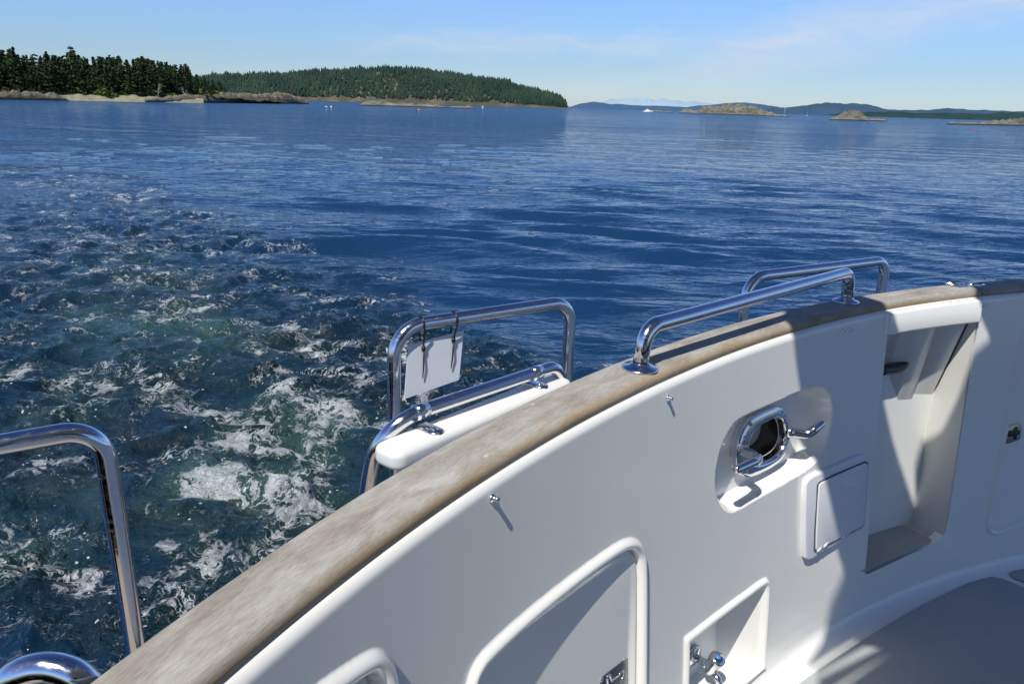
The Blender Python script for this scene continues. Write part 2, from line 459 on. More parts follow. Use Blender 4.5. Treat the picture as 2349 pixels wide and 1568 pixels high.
# outer face of the transom and the swim platform below
s = np.linspace(.3,5.6,160); p = outer(s); nn = normal_in(s)
V = []
for i in range(160):
    V.append([[*(p[i]+nn[i]*.012),CAPZ-CAP_T+.001],[*(p[i]+nn[i]*.02),-1.0],[*(p[i]+nn[i]*.06),-1.55],[*(p[i]+nn[i]*.16),-1.9],[*(p[i]+nn[i]*.24),-2.3]])
under(mesh_np('hull', np.array(V).reshape(-1,3), grid_faces(160,5), M['gelcoat']))
s = np.linspace(.3,4.1,120); p = outer(s); nn = normal_in(s)
pr = [(.12,-1.80),(-.70,-1.80),(-.715,-1.805),(-.72,-1.82),(-.72,-1.90),(-.66,-1.93),(.2,-1.93)]
V = [[[*(p[i]+nn[i]*a),z] for a,z in pr] for i in range(120)]
under(mesh_np('swim_platform', np.array(V).reshape(-1,3), grid_faces(120,len(pr)), M['teak_grey'], smooth=False))

# ------------------------------------------------------------------ boarding niche with the transom door behind
def wn(s_,z_,d=0.0): return wall(np.array(s_),np.array(z_),d)
zt, zlo = -.60, -1.335
SL, SR = 3.228, 3.660
JT = np.array([(z_, .012+.235*max(0,(zt-z_)/(zt-zlo))) for z_ in np.linspace(zt+.02,zlo-.0,24)])
right_edge = lambda z_: np.interp(z_,[-1.327,-1.29,-1.16,-.99,-.60],[3.645,3.662,3.664,3.666,3.672])+.0005
jamb = []
for z_,de in JT:
    s_ = right_edge(z_)
    jamb.append([wn(s_,z_,0.0), wn(s_,z_,-.006), wn(s_-.003,z_,-de*.5-.006), wn(s_-.006,z_,-de-.006)])
jamb = np.array(jamb)
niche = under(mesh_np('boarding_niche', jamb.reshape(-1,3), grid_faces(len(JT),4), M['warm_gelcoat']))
niche['label'] = 'recess beside the shaded hatch, tilted jamb and grey step'
back = []
for z_,de in JT:
    f = (zt-z_)/(zt-zlo); f = min(max(f,0),1)
    sg = SR-.012-(.115*(1-f)+.008)
    back.append([wn(SR-.006,z_,-de-.006), wn(sg,z_,-de-.010), wn(sg-.0001,z_,-de-.04), wn(SL-.25,z_,-de-.05)])
back = np.array(back)
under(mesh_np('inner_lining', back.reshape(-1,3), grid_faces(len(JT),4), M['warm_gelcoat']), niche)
door = []
for z_,de in JT:
    f = min(max((zt-z_)/(zt-zlo),0),1)
    sg = SR-.012-(.115*(1-f)+.008)
    sm = sg-.10*(1-.55*f)
    door.append([wn(sg-.004,z_,-de-.03), wn(sg-.006,z_,-de-.010), wn(sg-.011,z_,-de-.006), wn(sm+.004,z_,-de-.008), wn(sm-.004,z_,-de-.013),wn(sm-.05,z_,-de-.035), wn(SL-.22,z_,-de-.035)])
door = np.array(door)
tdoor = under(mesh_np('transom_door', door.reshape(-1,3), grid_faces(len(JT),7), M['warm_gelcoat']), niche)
# left jamb and soffit (hidden sides)
V = np.array([[wn(SL+.004,z_,0), wn(SL-.01,z_,-.012), wn(SL-.02,z_,-.03)] for z_,_ in JT]); under(mesh_np('side_lining', V.reshape(-1,3), grid_faces(len(JT),3)[:,::-1], M['warm_gelcoat']), niche)
ss_ = np.linspace(SL-.2,SR+.01,12)
V = np.array([[wn(x,zt+.012,.0), wn(x,zt+.012,-.09)] for x in ss_]); under(mesh_np('soffit', V.reshape(-1,3), grid_faces(12,2), M['warm_gelcoat']), niche)
# rounded return of the opening
lipn = len(o_niche); V = np.array([[wn(a_,b__,0.0005), wn(a_,b__,-.004), wn(a_,b__,-.03)] for a_,b__ in o_niche])
V = np.concatenate([V,V[:1]],0); under(mesh_np('opening_edge', V.reshape(-1,3), grid_faces(lipn+1,3), M['gelcoat']), niche)
# the step
zf = [-1.335 for x in ss_]
V = np.array([[wn(x,z_,0.0005), wn(x,z_-.0,-.004), wn(x,z_,-.32)] for x,z_ in zip(ss_,zf)]); V[:,0,2] -= .003
under(mesh_np('step', V.reshape(-1,3), grid_faces(12,3)[:,::-1], M['warm_gelcoat'], smooth=False), niche)
stp = [at(x,y,-1.331) for x,y in cr(2250,1200,3.921,[(352,1345),(700,1190),(1035,1030),(1052,1012),(1035,990),(760,868),(600,825),(480,803),(380,792),(300,790),(250,1345)])]
flat_poly('step_pad', [q[:2] for q in stp], -1.331, M['step_nonskid'], niche)
# lever handle on the door
hp = cr(2250,740,3.135,[(380,835),(430,815),(500,808),(560,795),(610,768),(632,742)])
def on_depth(x,y,d): return wn(*onwall(x,y,d),d)
hpts = [on_depth(x,y,-.07) for x,y in hp]
hd = under(tube('door_handle', hpts, [.016,.016,.017,.017,.014,.008], M['black_plastic']), niche)
pad = [on_depth(x,y,-.085) for x,y in cr(2250,740,3.135,[(552,745),(572,690),(600,698),(640,722),(645,745),(600,770)])]
nd = np.r_[-normal_in(3.4),0]
under(mesh_py('handle_plate', pad+[q+nd*.02 for q in pad], [list(range(6))]+[[i,(i+1)%6,6+(i+1)%6,6+i] for i in range(6)], M['black_plastic'], bevel=.002), niche)
# raised beam above the niche
def plate(name, outline_sz, h, m, parent=None, bevel=.003, seg=3, base=-.004):
    n_ = len(outline_sz)
    top = [wn(a,b_,h) for a,b_ in outline_sz]; bot = [wn(a,b_,base) for a,b_ in outline_sz]
    F_ = [list(range(n_))]+[[i,(i+1)%n_,n_+(i+1)%n_,n_+i] for i in range(n_)]
    o = mesh_py(name, top+bot, F_, m, None, bevel=bevel, seg=seg); return under(o, parent)
def strip_plate(name, s_, ztop, zbot, h, m, parent=None, rnd=.007):
    "a raised band that follows the wall, with rounded long edges"
    V = []
    for i,x in enumerate(s_):
        a,b_ = ztop[i], zbot[i]; e = min(1, min(i,len(s_)-1-i)/1.0)
        pr = [(a,-.003)]+[(a-rnd*(1-math.cos(t)), (h-rnd)+rnd*math.sin(t)) for t in np.linspace(0,math.pi/2,6)]
        pr += [(b_+rnd*(1-math.sin(t)), (h-rnd)+rnd*math.cos(t)) for t in np.linspace(0,math.pi/2,6)]+[(b_,-.02)]
        V.append([wn(x,z_,d_ if e>0 else min(d_,-.003)) for z_,d_ in pr])
    V = np.array(V); return under(mesh_np(name, V.reshape(-1,3), grid_faces(len(s_),V.shape[1]), m), parent)
sb = np.r_[SL-.001,SL+.002,SL+.006,np.linspace(SL+.012,SR+.008,30),SR+.012,SR+.0145]
strip_plate('niche_beam', sb, np.full(len(sb),WTOP-.003), np.interp(sb,[SL,SR],[-.589,-.598]), .013, M['gelcoat'], niche)

# ------------------------------------------------------------------ fittings on the wall
def stud(x, y, r=.008, l=.016):
    s_,z_ = onwall(x,y); o = wn(s_,z_,-.001); ax = np.r_[normal_in(s_),.09]
    pr = [(.0001,0),(r,0),(r,.002),(r*.95,.004),(r*.62,.0055),(r*.6,l-.003),(r*.66,l-.002),(r*.66,l-.0005),(r*.5,l),(r*.22,l),(r*.2,l-.004),(.0001,l-.004)]
    return under(lathe('snap_stud', pr, o, ax, M['steel'], n=20))
stud(1128,1141,.0068,.0135); stud(1531,912,.0065,.013); stud(1933,759,.0065,.007); stud(1950,755,.0065,.007); stud(2254,699,.0065,.007)

# outlet cover
oc = sz([(1836,1274),(1838,1112),(1842,1098),(1853,1089),(1900,1067),(1965,1039),(1975,1040),(1983,1050),(1984,1060),(1975,1195),(1972,1205),(1958,1216),(1900,1248),(1855,1276),(1845,1279)])
cover = plate('outlet_cover', chaikin(oc,1), .014, M['white_plastic'], bevel=.005, seg=4)
lid = sz([(1857,1252),(1864,1110),(1867,1103),(1875,1097),(1970,1056),(1976,1057),(1978,1064),(1970,1190),(1967,1198),(1959,1204),(1862,1254)])
lidg = chaikin(lid,1); cc = lidg.mean(0)
plate('lid_gap', cc+(lidg-cc)*1.04, .0168, M['gap_grey'], cover, bevel=0, base=.010)
lido = plate('lid', lidg, .0200, M['white_plastic'], cover, bevel=.003, base=.012)
fg = sz([(1915,1090),(1962,1070),(1964,1085),(1957,1098),(1945,1106),(1930,1108),(1920,1102)])
plate('finger_grip', chaikin(fg,1), .0225, M['white_plastic'], cover, bevel=.002, base=.016)
for (x,y) in ((1878,1253),(1892,1243),(1934,1221),(1946,1213)):
    s_,z_ = onwall(x,y,.016); a = wn(s_-.011,z_-.009,.016); b_ = wn(s_+.011,z_-.004,.016)
    under(tube('hinge_knuckle', [a,b_], .0065, M['white_plastic'], n=14), cover)

# fairlead: oval steel ring, throat and two horns
fair = empty('fairlead'); under(fair); fair.matrix_parent_inverse = Matrix(); fair.location = Vector(wn(*onwall(1760,1010),-.03))-Vector(boat.location)
def fpart(o): return under(o, fair)
RIM_O = cr(1900,1030,3.136,[(262,740),(266,600),(280,500),(320,390),(380,300),(480,245),(600,196),(650,205),(690,245),(712,320),(714,420),(700,520),(670,610),(620,680),(540,735),(440,785),(360,808),(300,790)])
RD = -POCK_D+.012
ro = np.array([onwall(x,y,RD) for x,y in RIM_O]); ri = chaikin(np.array([onwall(x,y,RD) for x,y in HAWSE]),1)
def resample(P, n):
    c_ = P.mean(0); a = np.arctan2(P[:,1]-c_[1],P[:,0]-c_[0]); o = np.argsort(a); a = a[o]; P = P[o]
    t = np.linspace(-math.pi,math.pi,n,endpoint=False)
    return np.stack([np.interp(t,a,P[:,k],period=2*math.pi) for k in (0,1)],-1)
NR = 64
O_, I_ = resample(ro,NR), resample(ri,NR)
I_ = I_.mean(0)+(I_-I_.mean(0))*1.03
rows = []
for k_,h_ in ((0,-.012),(0,.004),(.03,.0075),(.10,.0105),(.25,.0125),(.55,.0145),(.74,.0145),(.86,.0125),(.95,.008),(1,.001),(1,-.012)):      # broad cast flange, crest near the throat
    rows.append(np.array([wn(*((1-k_)*O_[i]+k_*I_[i]), RD+h_) for i in range(NR)]))
V = np.array(rows); Fr = grid_faces(len(rows),NR,True)
fpart(mesh_np('rim', V.reshape(-1,3), Fr, M['steel']))
nout = np.r_[-normal_in(onwall(1760,1010)[0]), -.05]
ce = I_.mean(0)
rows = [np.array([wn(*(ce+(I_[i]-ce)*sc_),RD-.013)+nout*dp for i in range(NR)]) for sc_,dp in ((1.0,0),(.97,.02),(.96,.10),(.90,.16))]
rows.append(np.array([wn(*ce,RD)+nout*.17]*NR))
m, nt, b = newmat('throat_steel'); g = NT(nt)
nt.links.new(g.mix(g.noise(g.map(g.obj(),(60,60,4)),1,5,.6), (.02,.018,.015), (.34,.31,.26)), b.inputs['Base Color']); b.inputs['Metallic'].default_value = .9; b.inputs['Roughness'].default_value = .22  # dark interior and pale reflection streaks are put into the colour
fpart(mesh_np('throat', np.array(rows).reshape(-1,3), grid_faces(len(rows),NR,True), m))
def horn(pts_d, r):
    P = [wn(*onwall(x,y,d),d) for x,y,d in pts_d]
    P = fillet(P, .03, 6); rr = np.interp(np.linspace(0,1,len(P)),np.linspace(0,1,len(r)),r)
    P = np.array(P); e = nrm(P[-1]-P[-2]); P = np.vstack([P,P[-1]+e*rr[-1]*.5,P[-1]+e*rr[-1]*.85]); rr = np.r_[rr,rr[-1]*.8,rr[-1]*.4]
    fpart(tube('horn', P, rr, M['steel'], n=20))
C3 = lambda x,y: cr(1900,1030,3.136,[(x,y)])[0]
horn([(*C3(690,428),-.045),(*C3(760,430),-.030),(*C3(890,450),.0),(*C3(955,400),.012),(*C3(1008,358),.014)],[.015,.013,.0125,.0125,.0105])
horn([(*C3(330,560),-.045),(*C3(355,600),-.03),(*C3(480,650),.02),(*C3(430,680),.024),(*C3(290,745),.026)],[.016,.014,.0125,.0125,.0105])
for x,y in [(405,365),(355,480),(668,262),(690,500),(645,635),(372,765),(700,345)]:
    d_ = RD+.0125
    o = wn(*onwall(*C3(x,y),d_),d_-.001)
    fpart(lathe('screw', [(.0001,0),(.0065,0),(.0055,.0022),(.0015,.003),(.0014,.0012),(.0001,.0012)], o, np.r_[normal_in(2.8),.1], M['latch_steel'], n=16))

# steel latch of the big hatch
lp = cr(1560,1548,3.915,[(236,1260),(233,1125),(240,1100),(262,1078),(495,890),(513,884),(524,898),(524,1260)])
LD = -.0150
latch = plate('latch', np.array([onwall(x,y,LD) for x,y in lp]), LD+.004, M['latch_steel'], None, bevel=.0012, base=LD-.02)
def C5(x,y): return cr(1560,1548,3.915,[(x,y)])[0]
def lline(pp, r, name, m):
    P = [wn(*onwall(*C5(x,y),LD+.004),LD+.004) for x,y in pp]
    return under(tube(name, fillet(P,.006,5) if len(P)>2 else P, r, m, n=12), latch)
lline([(322,1200),(315,1080),(345,1075),(365,1135),(400,1110),(430,1085)], .0026, 'latch_lever', M['steel'])
lline([(440,1075),(470,1040),(495,1030),(492,1080),(455,1140)], .0022, 'latch_ring', M['steel'])
for x,y in ((260,1122),(505,918)):
    o = wn(*onwall(*C5(x,y),LD+.004),LD+.0035)
    under(lathe('screw', [(.0001,0),(.0055,0),(.0045,.0018),(.0012,.0024),(.0001,.001)], o, np.r_[normal_in(2.1),.1], M['steel'], n=16), latch)
# flush latch of the shaded hatch
lp = sz(cr(2250,740,3.135,[(1460,1430),(1458,1400),(1475,1310),(1490,1288),(1585,1258),(1597,1268),(1598,1300),(1588,1385),(1575,1405),(1478,1438)]))
fl = plate('flush_latch', chaikin(lp,1), .003, M['latch_steel'], None, bevel=.001)
lp2 = sz(cr(2250,740,3.135,[(1478,1375),(1490,1325),(1530,1318),(1545,1292),(1560,1292),(1556,1318),(1580,1318),(1572,1352),(1552,1360),(1545,1392),(1530,1398),(1532,1368)]))
plate('latch_lever', lp2, .0065, M['black_plastic'], fl, bevel=.001)

# tap in its recess
D_ = -fau_depth
C6 = C5
tap = empty('tap'); under(tap); tap.matrix_parent_inverse = Matrix(); 
def tp(x,y,d): return wn(*onwall(*C6(x,y),d),d)
tap.location = Vector(tp(1235,940,-fau_depth))-Vector(boat.location)
nin = np.r_[normal_in(2.5),0.0]; upv = np.array([0,0,1.])
o0 = tp(1224,868,-.083)
under(lathe('wall_flange', [(.0001,0),(.030,0),(.030,.003),(.026,.008),(.014,.010),(.012,.011),(.0001,.011)], o0, nin, M['steel']), tap)
o1 = o0+nin*.052
bd = under(tube('tap_body', [o0+nin*.008, o0+nin*.03, o1], [.0105,.0105,.012], M['steel'], n=22), tap)
side = nrm(np.cross(upv,nin))
under(lathe('valve', [(.0001,-.024),(.012,-.022),(.0165,-.008),(.0185,.010),(.021,.030),(.020,.036),(.012,.0395),(.0001,.040)], o1+np.array([0,0,.004])+nin*.006, nrm(upv+nin*.35), M['steel']), tap)
kb = o1+np.array([0,0,.004])+nin*.006+nrm(upv+nin*.35)*.0397
under(lathe('blue_cap', [(.0001,.0025),(.006,.002),(.0065,0)], kb, nrm(upv+nin*.35), M['blue_dot'], n=18), tap)
sp0 = o1+np.array([0,0,-.012])+nin*.008
under(tube('spout', fillet([sp0, sp0+nin*.022+np.array([0,0,-.012]), sp0+nin*.028+np.array([0,0,-.042])],.014,6), .0082, M['steel'], n=18), tap)
under(lathe('nozzle', [(.0085,0),(.0105,.002),(.0105,.015),(.009,.017),(.0001,.012)], sp0+nin*.0275+np.array([0,0,-.030]), np.array([0.05,-.1,-1]), M['steel'], n=20), tap)

# hinge on the cap
hg = cr(2250,740,3.135,[(1030,95),(1060,75),(1250,105),(1225,122)])
HP = [at(x,y,CAPZ) for x,y in hg]
hc = sum(HP)/4; tdir = np.r_[nrm(outer(SJ+.03)-outer(SJ-.03)),0]; ndir = np.r_[normal_in(SJ),0]
hinge = empty('hinge'); under(hinge); hinge.matrix_parent_inverse = Matrix()
hc = np.r_[outer(SJ)+normal_in(SJ)*.026, CAPZ]; hinge.location = Vector(hc)-Vector(boat.location)
for sg_ in (-1,1):
    P = [hc+tdir*sg_*a+ndir*b_+np.array([0,0,z_]) for z_ in (-.001,.0028) for a,b_ in ((.006,-.022),(.062,-.018),(.062,.018),(.006,.022))]
    under(mesh_py('hinge_leaf', P, [[3,2,1,0],[4,5,6,7],[0,1,5,4],[1,2,6,5],[2,3,7,6],[3,0,4,7]], M['steel'], bevel=.001), hinge)
under(tube('hinge_pin', [hc+ndir*-.025+np.array([0,0,.004]), hc+ndir*.025+np.array([0,0,.004])], .0055, M['steel'], n=16), hinge)
under(tube('hinge_rod', [hc+tdir*-.075+ndir*-.02+np.array([0,0,.006]), hc+tdir*.07+ndir*-.002+np.array([0,0,.006])], .004, M['steel'], n=12), hinge)

# ------------------------------------------------------------------ polished rails
TR = .0162
def flange(P, r, parent):
    return under(lathe('flange', [(.0001,.0005),(r,.0005),(r,.003),(r*.93,.0055),(TR+.006,.008),(TR+.001,.014),(TR,.015)], P, (0,0,1), M['steel'], n=36), parent)
def rail(name, P, rad, r=TR, n=14, label=None):
    P = fillet(P, rad, n)
    o = under(tube(name, P, r, M['steel'], n=28))
    if label: o['label'] = label
    return o
fa, fb = at(1468,845,CAPZ), at(1940,692,CAPZ)
hgt = np.array([0,0,.086])
hr = rail('hand_rail', [fa, fa+hgt+np.array([.004,.004,0]), fb+hgt, fb], [.062,.045], label='hand rail on two round flanges on the teak cap')
flange(fa,.0375,hr); flange(fb,.036,hr)
def drop(P,z): return np.array([P[0],P[1],z])
# staple rails standing on the platform
a, b_ = at(902,752,-.49), at(1310,690,-.49)
back_rail = rail('platform_rail', [drop(a,-1.8), a, b_, drop(b_,-1.8)], [.075,.06], label='tall staple rail carrying the blank white plate')
a2 = at(1716,636,-.455); b2_ = at(2034,597,-.455)
rail('platform_rail', [drop(a2,-1.8), a2, b2_, drop(b2_,-1.8)], [.07,.055], label='rail arch seen behind the hand rail')
a3 = at(-330,1078,-.50); b3 = at(232,978,-.50)
rail('platform_rail', [drop(a3,-1.8), a3, b3, drop(b3,-1.8)+np.array([.015,-.02,0])], [.07,.055], label='rail at the left edge of the picture')
# low arch in front of the board
f1 = at(868,975,-.632); f0 = at(835,1160,-.88); f2 = at(1287,835,-.632)
fr = rail('board_rail', [f0+(f0-f1)*2.5, f1, f2, drop(f2,-1.8)+np.array([.03,.02,0])], [.10,.05], label='low steel arch clipped to the white board')
# curved end of the rail in the lower left corner
g0, g1, g2 = at(-70,1690,-.64), at(105,1520,-.55), at(272,1690,-.64)
cr_ = under(tube('corner_rail', chaikin([g0+np.array([-.1,-.1,-.5]), g0, at(6,1556,-.563), g1, at(202,1556,-.563), g2, g2+np.array([.03,.03,-.5])],3,False), .0152, M['steel'], n=28)); cr_['label'] = 'rounded rail end in the lower left corner'
# white board on the rail
zb_ = -.665
A_ = [at(x,y,zb_) for x,y in ((846,1018),(1268,850),(1318,872),(912,1046))]
def rounded(P, r, n=6):
    out = []; k = len(P)
    for i in range(k):
        q = fillet([P[i-1],P[i],P[(i+1)%k]], r, n); out += q[1:-1]
    return out
rb = rounded(A_, .028)
n_ = len(rb)
board = under(mesh_py('rail_board', rb+[q+np.array([0,0,-.042]) for q in rb], [list(range(n_)),list(range(2*n_-1,n_-1,-1))]+[[i,(i+1)%n_,n_+(i+1)%n_,n_+i] for i in range(n_)], M['board_white'], bevel=.014, seg=5))
board['label'] = 'long white board with rounded ends under the low arch'
# clips
for (x,y) in ((985,985),(1228,883)):
    c_ = at(x,y,zb_); dr = nrm(A_[2]-A_[3]); ac = nrm(np.cross([0,0,1],dr))   # ac points away from the cockpit
    if ac[1]<0: ac = -ac
    t0 = f1; td = nrm(f2-f1); u_ = (c_-f1)@td; ct = f1+td*u_
    V1 = tube_np([ct-td*.017, ct+td*.017], TR+.0016, 24)
    ln = np.linspace(-.036,.026,9)           # strap: from the tube down on to the board, rounded tongue towards the cockpit
    wd = np.interp(ln,[-.036,-.033,-.026,.026],[.004,.013,.018,.018])
    V = np.array([[c_+ac*l_+dr*e_*w_+np.array([0,0,z_]) for e_,z_ in ((-1,-.002),(-1,.004),(-.85,.0055),(.85,.0055),(1,.004),(1,-.002))] for l_,w_ in zip(ln,wd)])
    V2 = (V.reshape(-1,3), grid_faces(9,6,True))
    up_ = np.array([0,0,1.]); th_ = np.arange(14)/14*2*math.pi
    V3 = (np.array([c_-ac*.014+up_*h_+r_*(np.cos(t)*dr+np.sin(t)*ac) for r_,h_ in ((.0001,.0055),(.007,.0055),(.0055,.0085),(.0001,.009)) for t in th_]), grid_faces(4,14,True))
    V, F_ = merge(V1,V2,V3)
    under(mesh_np('rail_clip', V, F_, M['steel']), board)

# ------------------------------------------------------------------ blank plate hung from the rail
px_ = cr(900,750,2.4125,[(490,440),(850,345),(820,665),(465,790)])
hd_ = nrm(b_-a); nrm_p = nrm(np.cross(hd_,[0,0,1]))
if nrm_p[1]>0: nrm_p = -nrm_p          # towards the camera
def on_plane(x,y,p0,nv): d = ray(x,y); return d*((p0@nv)/(d@nv))
tilt = nrm(nrm_p+np.array([0,0,.10]))
p0 = a+np.array([0,0,-.03])
PC = [on_plane(x,y,p0,tilt) for x,y in px_]
plt = empty('blank_plate', tuple(sum(PC)/4)); tag(plt, 'blank white plastic plate hanging from the steel rail by two black ties', 'plate')
def pl(o): 
    o.parent = plt; o.matrix_parent_inverse = Matrix.Translation(-Vector(plt.location)); return o
pl(mesh_py('sheet', [q+tilt*.0015 for q in PC]+[q-tilt*.0015 for q in PC], [[0,1,2,3],[7,6,5,4],[0,4,5,1],[1,5,6,2],[2,6,7,3],[3,7,4,0]], M['plate_white']))
for xt,(hx,hy),(tx,ty) in (((575,320),(583,455),(578,655)),((790,275),(778,400),(762,590))):
    rx, ry = cr(900,750,2.4125,[xt])[0]; kx, ky = cr(900,750,2.4125,[(hx,hy)])[0]; ex, ey = cr(900,750,2.4125,[(tx,ty)])[0]
    rp = on_plane(rx,ry,a,nrm_p); uu = (rp-a)@hd_; cen = a+hd_*uu
    kn = on_plane(kx,ky,p0,tilt)+tilt*.006; en = on_plane(ex,ey,p0,tilt)+tilt*.006
    e2 = nrm(np.cross(hd_,nrm_p)); e2 = e2 if e2[2]>0 else -e2
    loop = [cen+(TR+.002)*(math.cos(t)*(-nrm_p)+math.sin(t)*e2) for t in np.linspace(-.6,math.pi+.25,18)]
    path = [kn-tilt*.012-np.array([0,0,-.004])]+loop+[kn]
    V1 = tube_np(path,.0020,8); V2 = tube_np([kn+np.array([0,0,.004]),kn+np.array([0,0,-.006])],.005,8); V3 = tube_np([kn,kn*.5+en*.5+tilt*.003,en],[.0018,.0022,.0012],8)
    V, F_ = merge(V1,V2,V3); pl(mesh_np('cable_tie', V, F_[:,::-1], M['black_plastic']))

# ------------------------------------------------------------------ unseen overhang of the deckhouse roof (throws the shade on the right)
RZ = 1.1
def roof_piece(name, P2, parent, th_=.05):
    from mathutils.geometry import tessellate_polygon
    n_ = len(P2)
    V = [(*q,RZ) for q in P2]+[(*q,RZ+th_) for q in P2]
    T_ = [list(t) for t in tessellate_polygon([[Vector((q[0],q[1],0)) for q in P2]])]
    F_ = T_+[[a+n_ for a in t] for t in T_]+[[i,(i+1)%n_,n_+(i+1)%n_,n_+i] for i in range(n_)]
    return under(mesh_py(name, V, F_, M['gelcoat']), parent)
SUN_AZ, SUN_EL = math.radians(63), math.radians(58)     # the way the light travels in plan, and its height
LD_ = np.array([math.cos(SUN_AZ)*math.cos(SUN_EL), math.sin(SUN_AZ)*math.cos(SUN_EL), -math.sin(SUN_EL)])
def up(P): P = np.asarray(P,float); return tuple((P-LD_*((RZ-P[2])/-LD_[2]))[:2])
uw = lambda x,y: up(wn(*onwall(x,y)))
us = lambda x,y: up(at(x,y,SOLE)); uc = lambda x,y: up(at(x,y,CAPZ))
cw = lambda x,y: uw(*cr(1650,680,2.101,[(x,y)])[0]); cc_ = lambda x,y: uc(*cr(1650,680,2.101,[(x,y)])[0])
uj = lambda s_,z_,d: up(wn(s_,z_,d))
e0 = cc_(985,330); e1 = cc_(1395,255); e2 = cc_(2040,180)
far_ = lambda p,k: (p[0]-.42*k, p[1]+.9*k)
edge_ = [far_(e1,.22), far_(e0,.18), e0, cc_(990,395), cw(1030,465), cw(1050,600), cw(1075,780), uw(1923,1272), uw(1936,1309), uw(1927,1350), uw(1901,1408), us(1882,1489), us(1850,1535), us(1962,1466), us(1975,1474), us(1870,1548), us(1985,1484), us(2032,1487), us(2012,1503), us(1875,1572), us(1890,1592), us(2060,1484), us(2072,1488), us(1920,1600), us(1850,1660), us(1700,1800)]  # unseen roof edge fitted to the shade; slits added for the sole's light streaks
assert len(edge_) < 99
notch = [e2, cw(2070,265), cw(2085,330), cw(2155,490), cw(2150,560), cw(2050,640), uj(3.663,-.88,-.02), uj(3.66,-1.02,-.06), uj(3.655,-1.08,-.12), uj(3.655,-1.18,-.14), uj(3.65,-1.26,-.10), uj(3.65,-1.31,-.12), uj(3.64,-1.33,-.22), cw(1545,345), e1]
roof_piece('unseen_roof_overhang', edge_+[(edge_[-1][0]-.3,-1.6),(2.6,-1.6),(2.6,2.0),(1.75,2.0),far_(e2,.1)]+notch, None)
bk = -1.35
x0_ = edge_[-1][0]-.25
def block(name, lo, hi, m, parent=None, bevel=.01):
    P = [(x,y,z_) for z_ in (lo[2],hi[2]) for x,y in ((lo[0],lo[1]),(hi[0],lo[1]),(hi[0],hi[1]),(lo[0],hi[1]))]
    return under(mesh_py(name, P, [[3,2,1,0],[4,5,6,7],[0,1,5,4],[1,2,6,5],[2,3,7,6],[3,0,4,7]], m, bevel=bevel), parent)
dh = block('deckhouse', (x0_,bk-.2,SOLE), (2.6,bk,RZ-.002), M['gelcoat'])
simple('dark_glass', (.012,.016,.02), .06)
block('cabin_door', (x0_+.35,bk+.002,SOLE+.12), (x0_+1.05,bk+.014,RZ-.25), M['dark_glass'], dh)
block('cabin_window', (x0_+1.25,bk+.002,-.55), (2.4,bk+.014,RZ-.3), M['dark_glass'], dh)

# ------------------------------------------------------------------ water
def horizon_y(x): return 204.9+.03058*x
def dist_for(x, y): return -WATER*FPX/max(.5,(y-horizon_y(x)))/dep(x)
rings = [1.3]
while rings[-1] < 420: rings.append(rings[-1]+max(.0105, rings[-1]**2/1500*.75))
while rings[-1] < 60000: rings.append(rings[-1]*1.06)
rings = np.array(rings)
angs = np.radians(np.concatenate([np.linspace(-78,-42,120,endpoint=False), np.linspace(-42,42,900,endpoint=False), np.linspace(42,78,121)]))
RR, AA = np.meshgrid(rings, angs, indexing='ij')
X = (RR*np.sin(AA)).ravel(); Y = (RR*np.cos(AA)).ravel(); Rr = RR.ravel()
step = np.interp(Rr, rings[:-1], np.diff(rings))
def lowfield(x, y, lam, seed, n=14):
    r_ = np.random.default_rng(seed); o = np.zeros_like(x)
    for _ in range(n):
        a = r_.uniform(0,2*math.pi); k = 2*math.pi/(lam*r_.uniform(.6,1.7)); o += np.sin(k*(x*math.cos(a)+y*math.sin(a))+r_.uniform(0,6.3))
    return o/math.sqrt(n/2)
near = Rr < 420
xn, yn, sn, rn = X[near], Y[near], step[near], Rr[near]
wx = xn+.30*lowfield(xn,yn,6,1); wy = yn+.30*lowfield(xn,yn,6,3)+.02*lowfield(xn,yn,1.6,4)
# foam and churn, laid where the propellers left them on the water
BL = [(690,1080,150,115,.98),(620,950,150,65,.85),(745,960,70,65,.9),(555,1010,80,60,.75),(710,1180,110,70,1.0),(430,940,120,45,.6),(310,925,100,35,.55),
 (150,870,90,45,.6),(60,900,80,45,.5),(330,715,160,28,.62),(480,690,120,25,.55),(600,770,140,40,.55),(745,800,50,25,.75),(690,842,70,14,.75),(330,640,200,35,.45),
 (250,560,200,45,.42),(520,560,160,35,.36),(645,570,40,10,.4),(290,452,110,14,.55),(420,500,150,22,.38),(150,415,150,18,.36),(60,395,90,14,.3),(860,690,60,18,.42),
 (1045,715,40,14,.4),(1155,790,60,16,.45),(1340,828,45,14,.5),(400,1180,60,35,.55),(440,1245,50,40,.65),(380,1320,40,40,.6),(60,1230,90,60,.65),(160,1100,60,25,.55),
 (50,1350,60,40,.45),(180,1400,120,35,.45),(490,1330,50,60,.5),(320,1170,30,40,.5),(40,790,60,28,.5),(1090,830,40,22,.5),(900,920,60,40,.55),(640,1230,60,50,.7),(30,1000,70,40,.45),(100,1500,120,40,.4),(820,1040,40,70,.6)]
def bump_at(x, y, px, py, rx, ry):
    c = at(px,py,WATER)[:2]; u = at(px+rx,py,WATER)[:2]-c; v = at(px,py-ry,WATER)[:2]-c
    Mi = np.linalg.inv(np.stack([u,v],-1)); q = np.stack([x-c[0],y-c[1]],-1)@Mi.T
    return np.exp(-.9*(q**2).sum(-1))
dens = np.zeros_like(xn)
fx = xn+.18*lowfield(xn,yn,.9,21); fy = yn+.18*lowfield(xn,yn,.9,22)
for px,py,rx,ry,st in BL:
    dens = np.maximum(dens, st*bump_at(fx,fy,px,py,rx,ry)) + .0
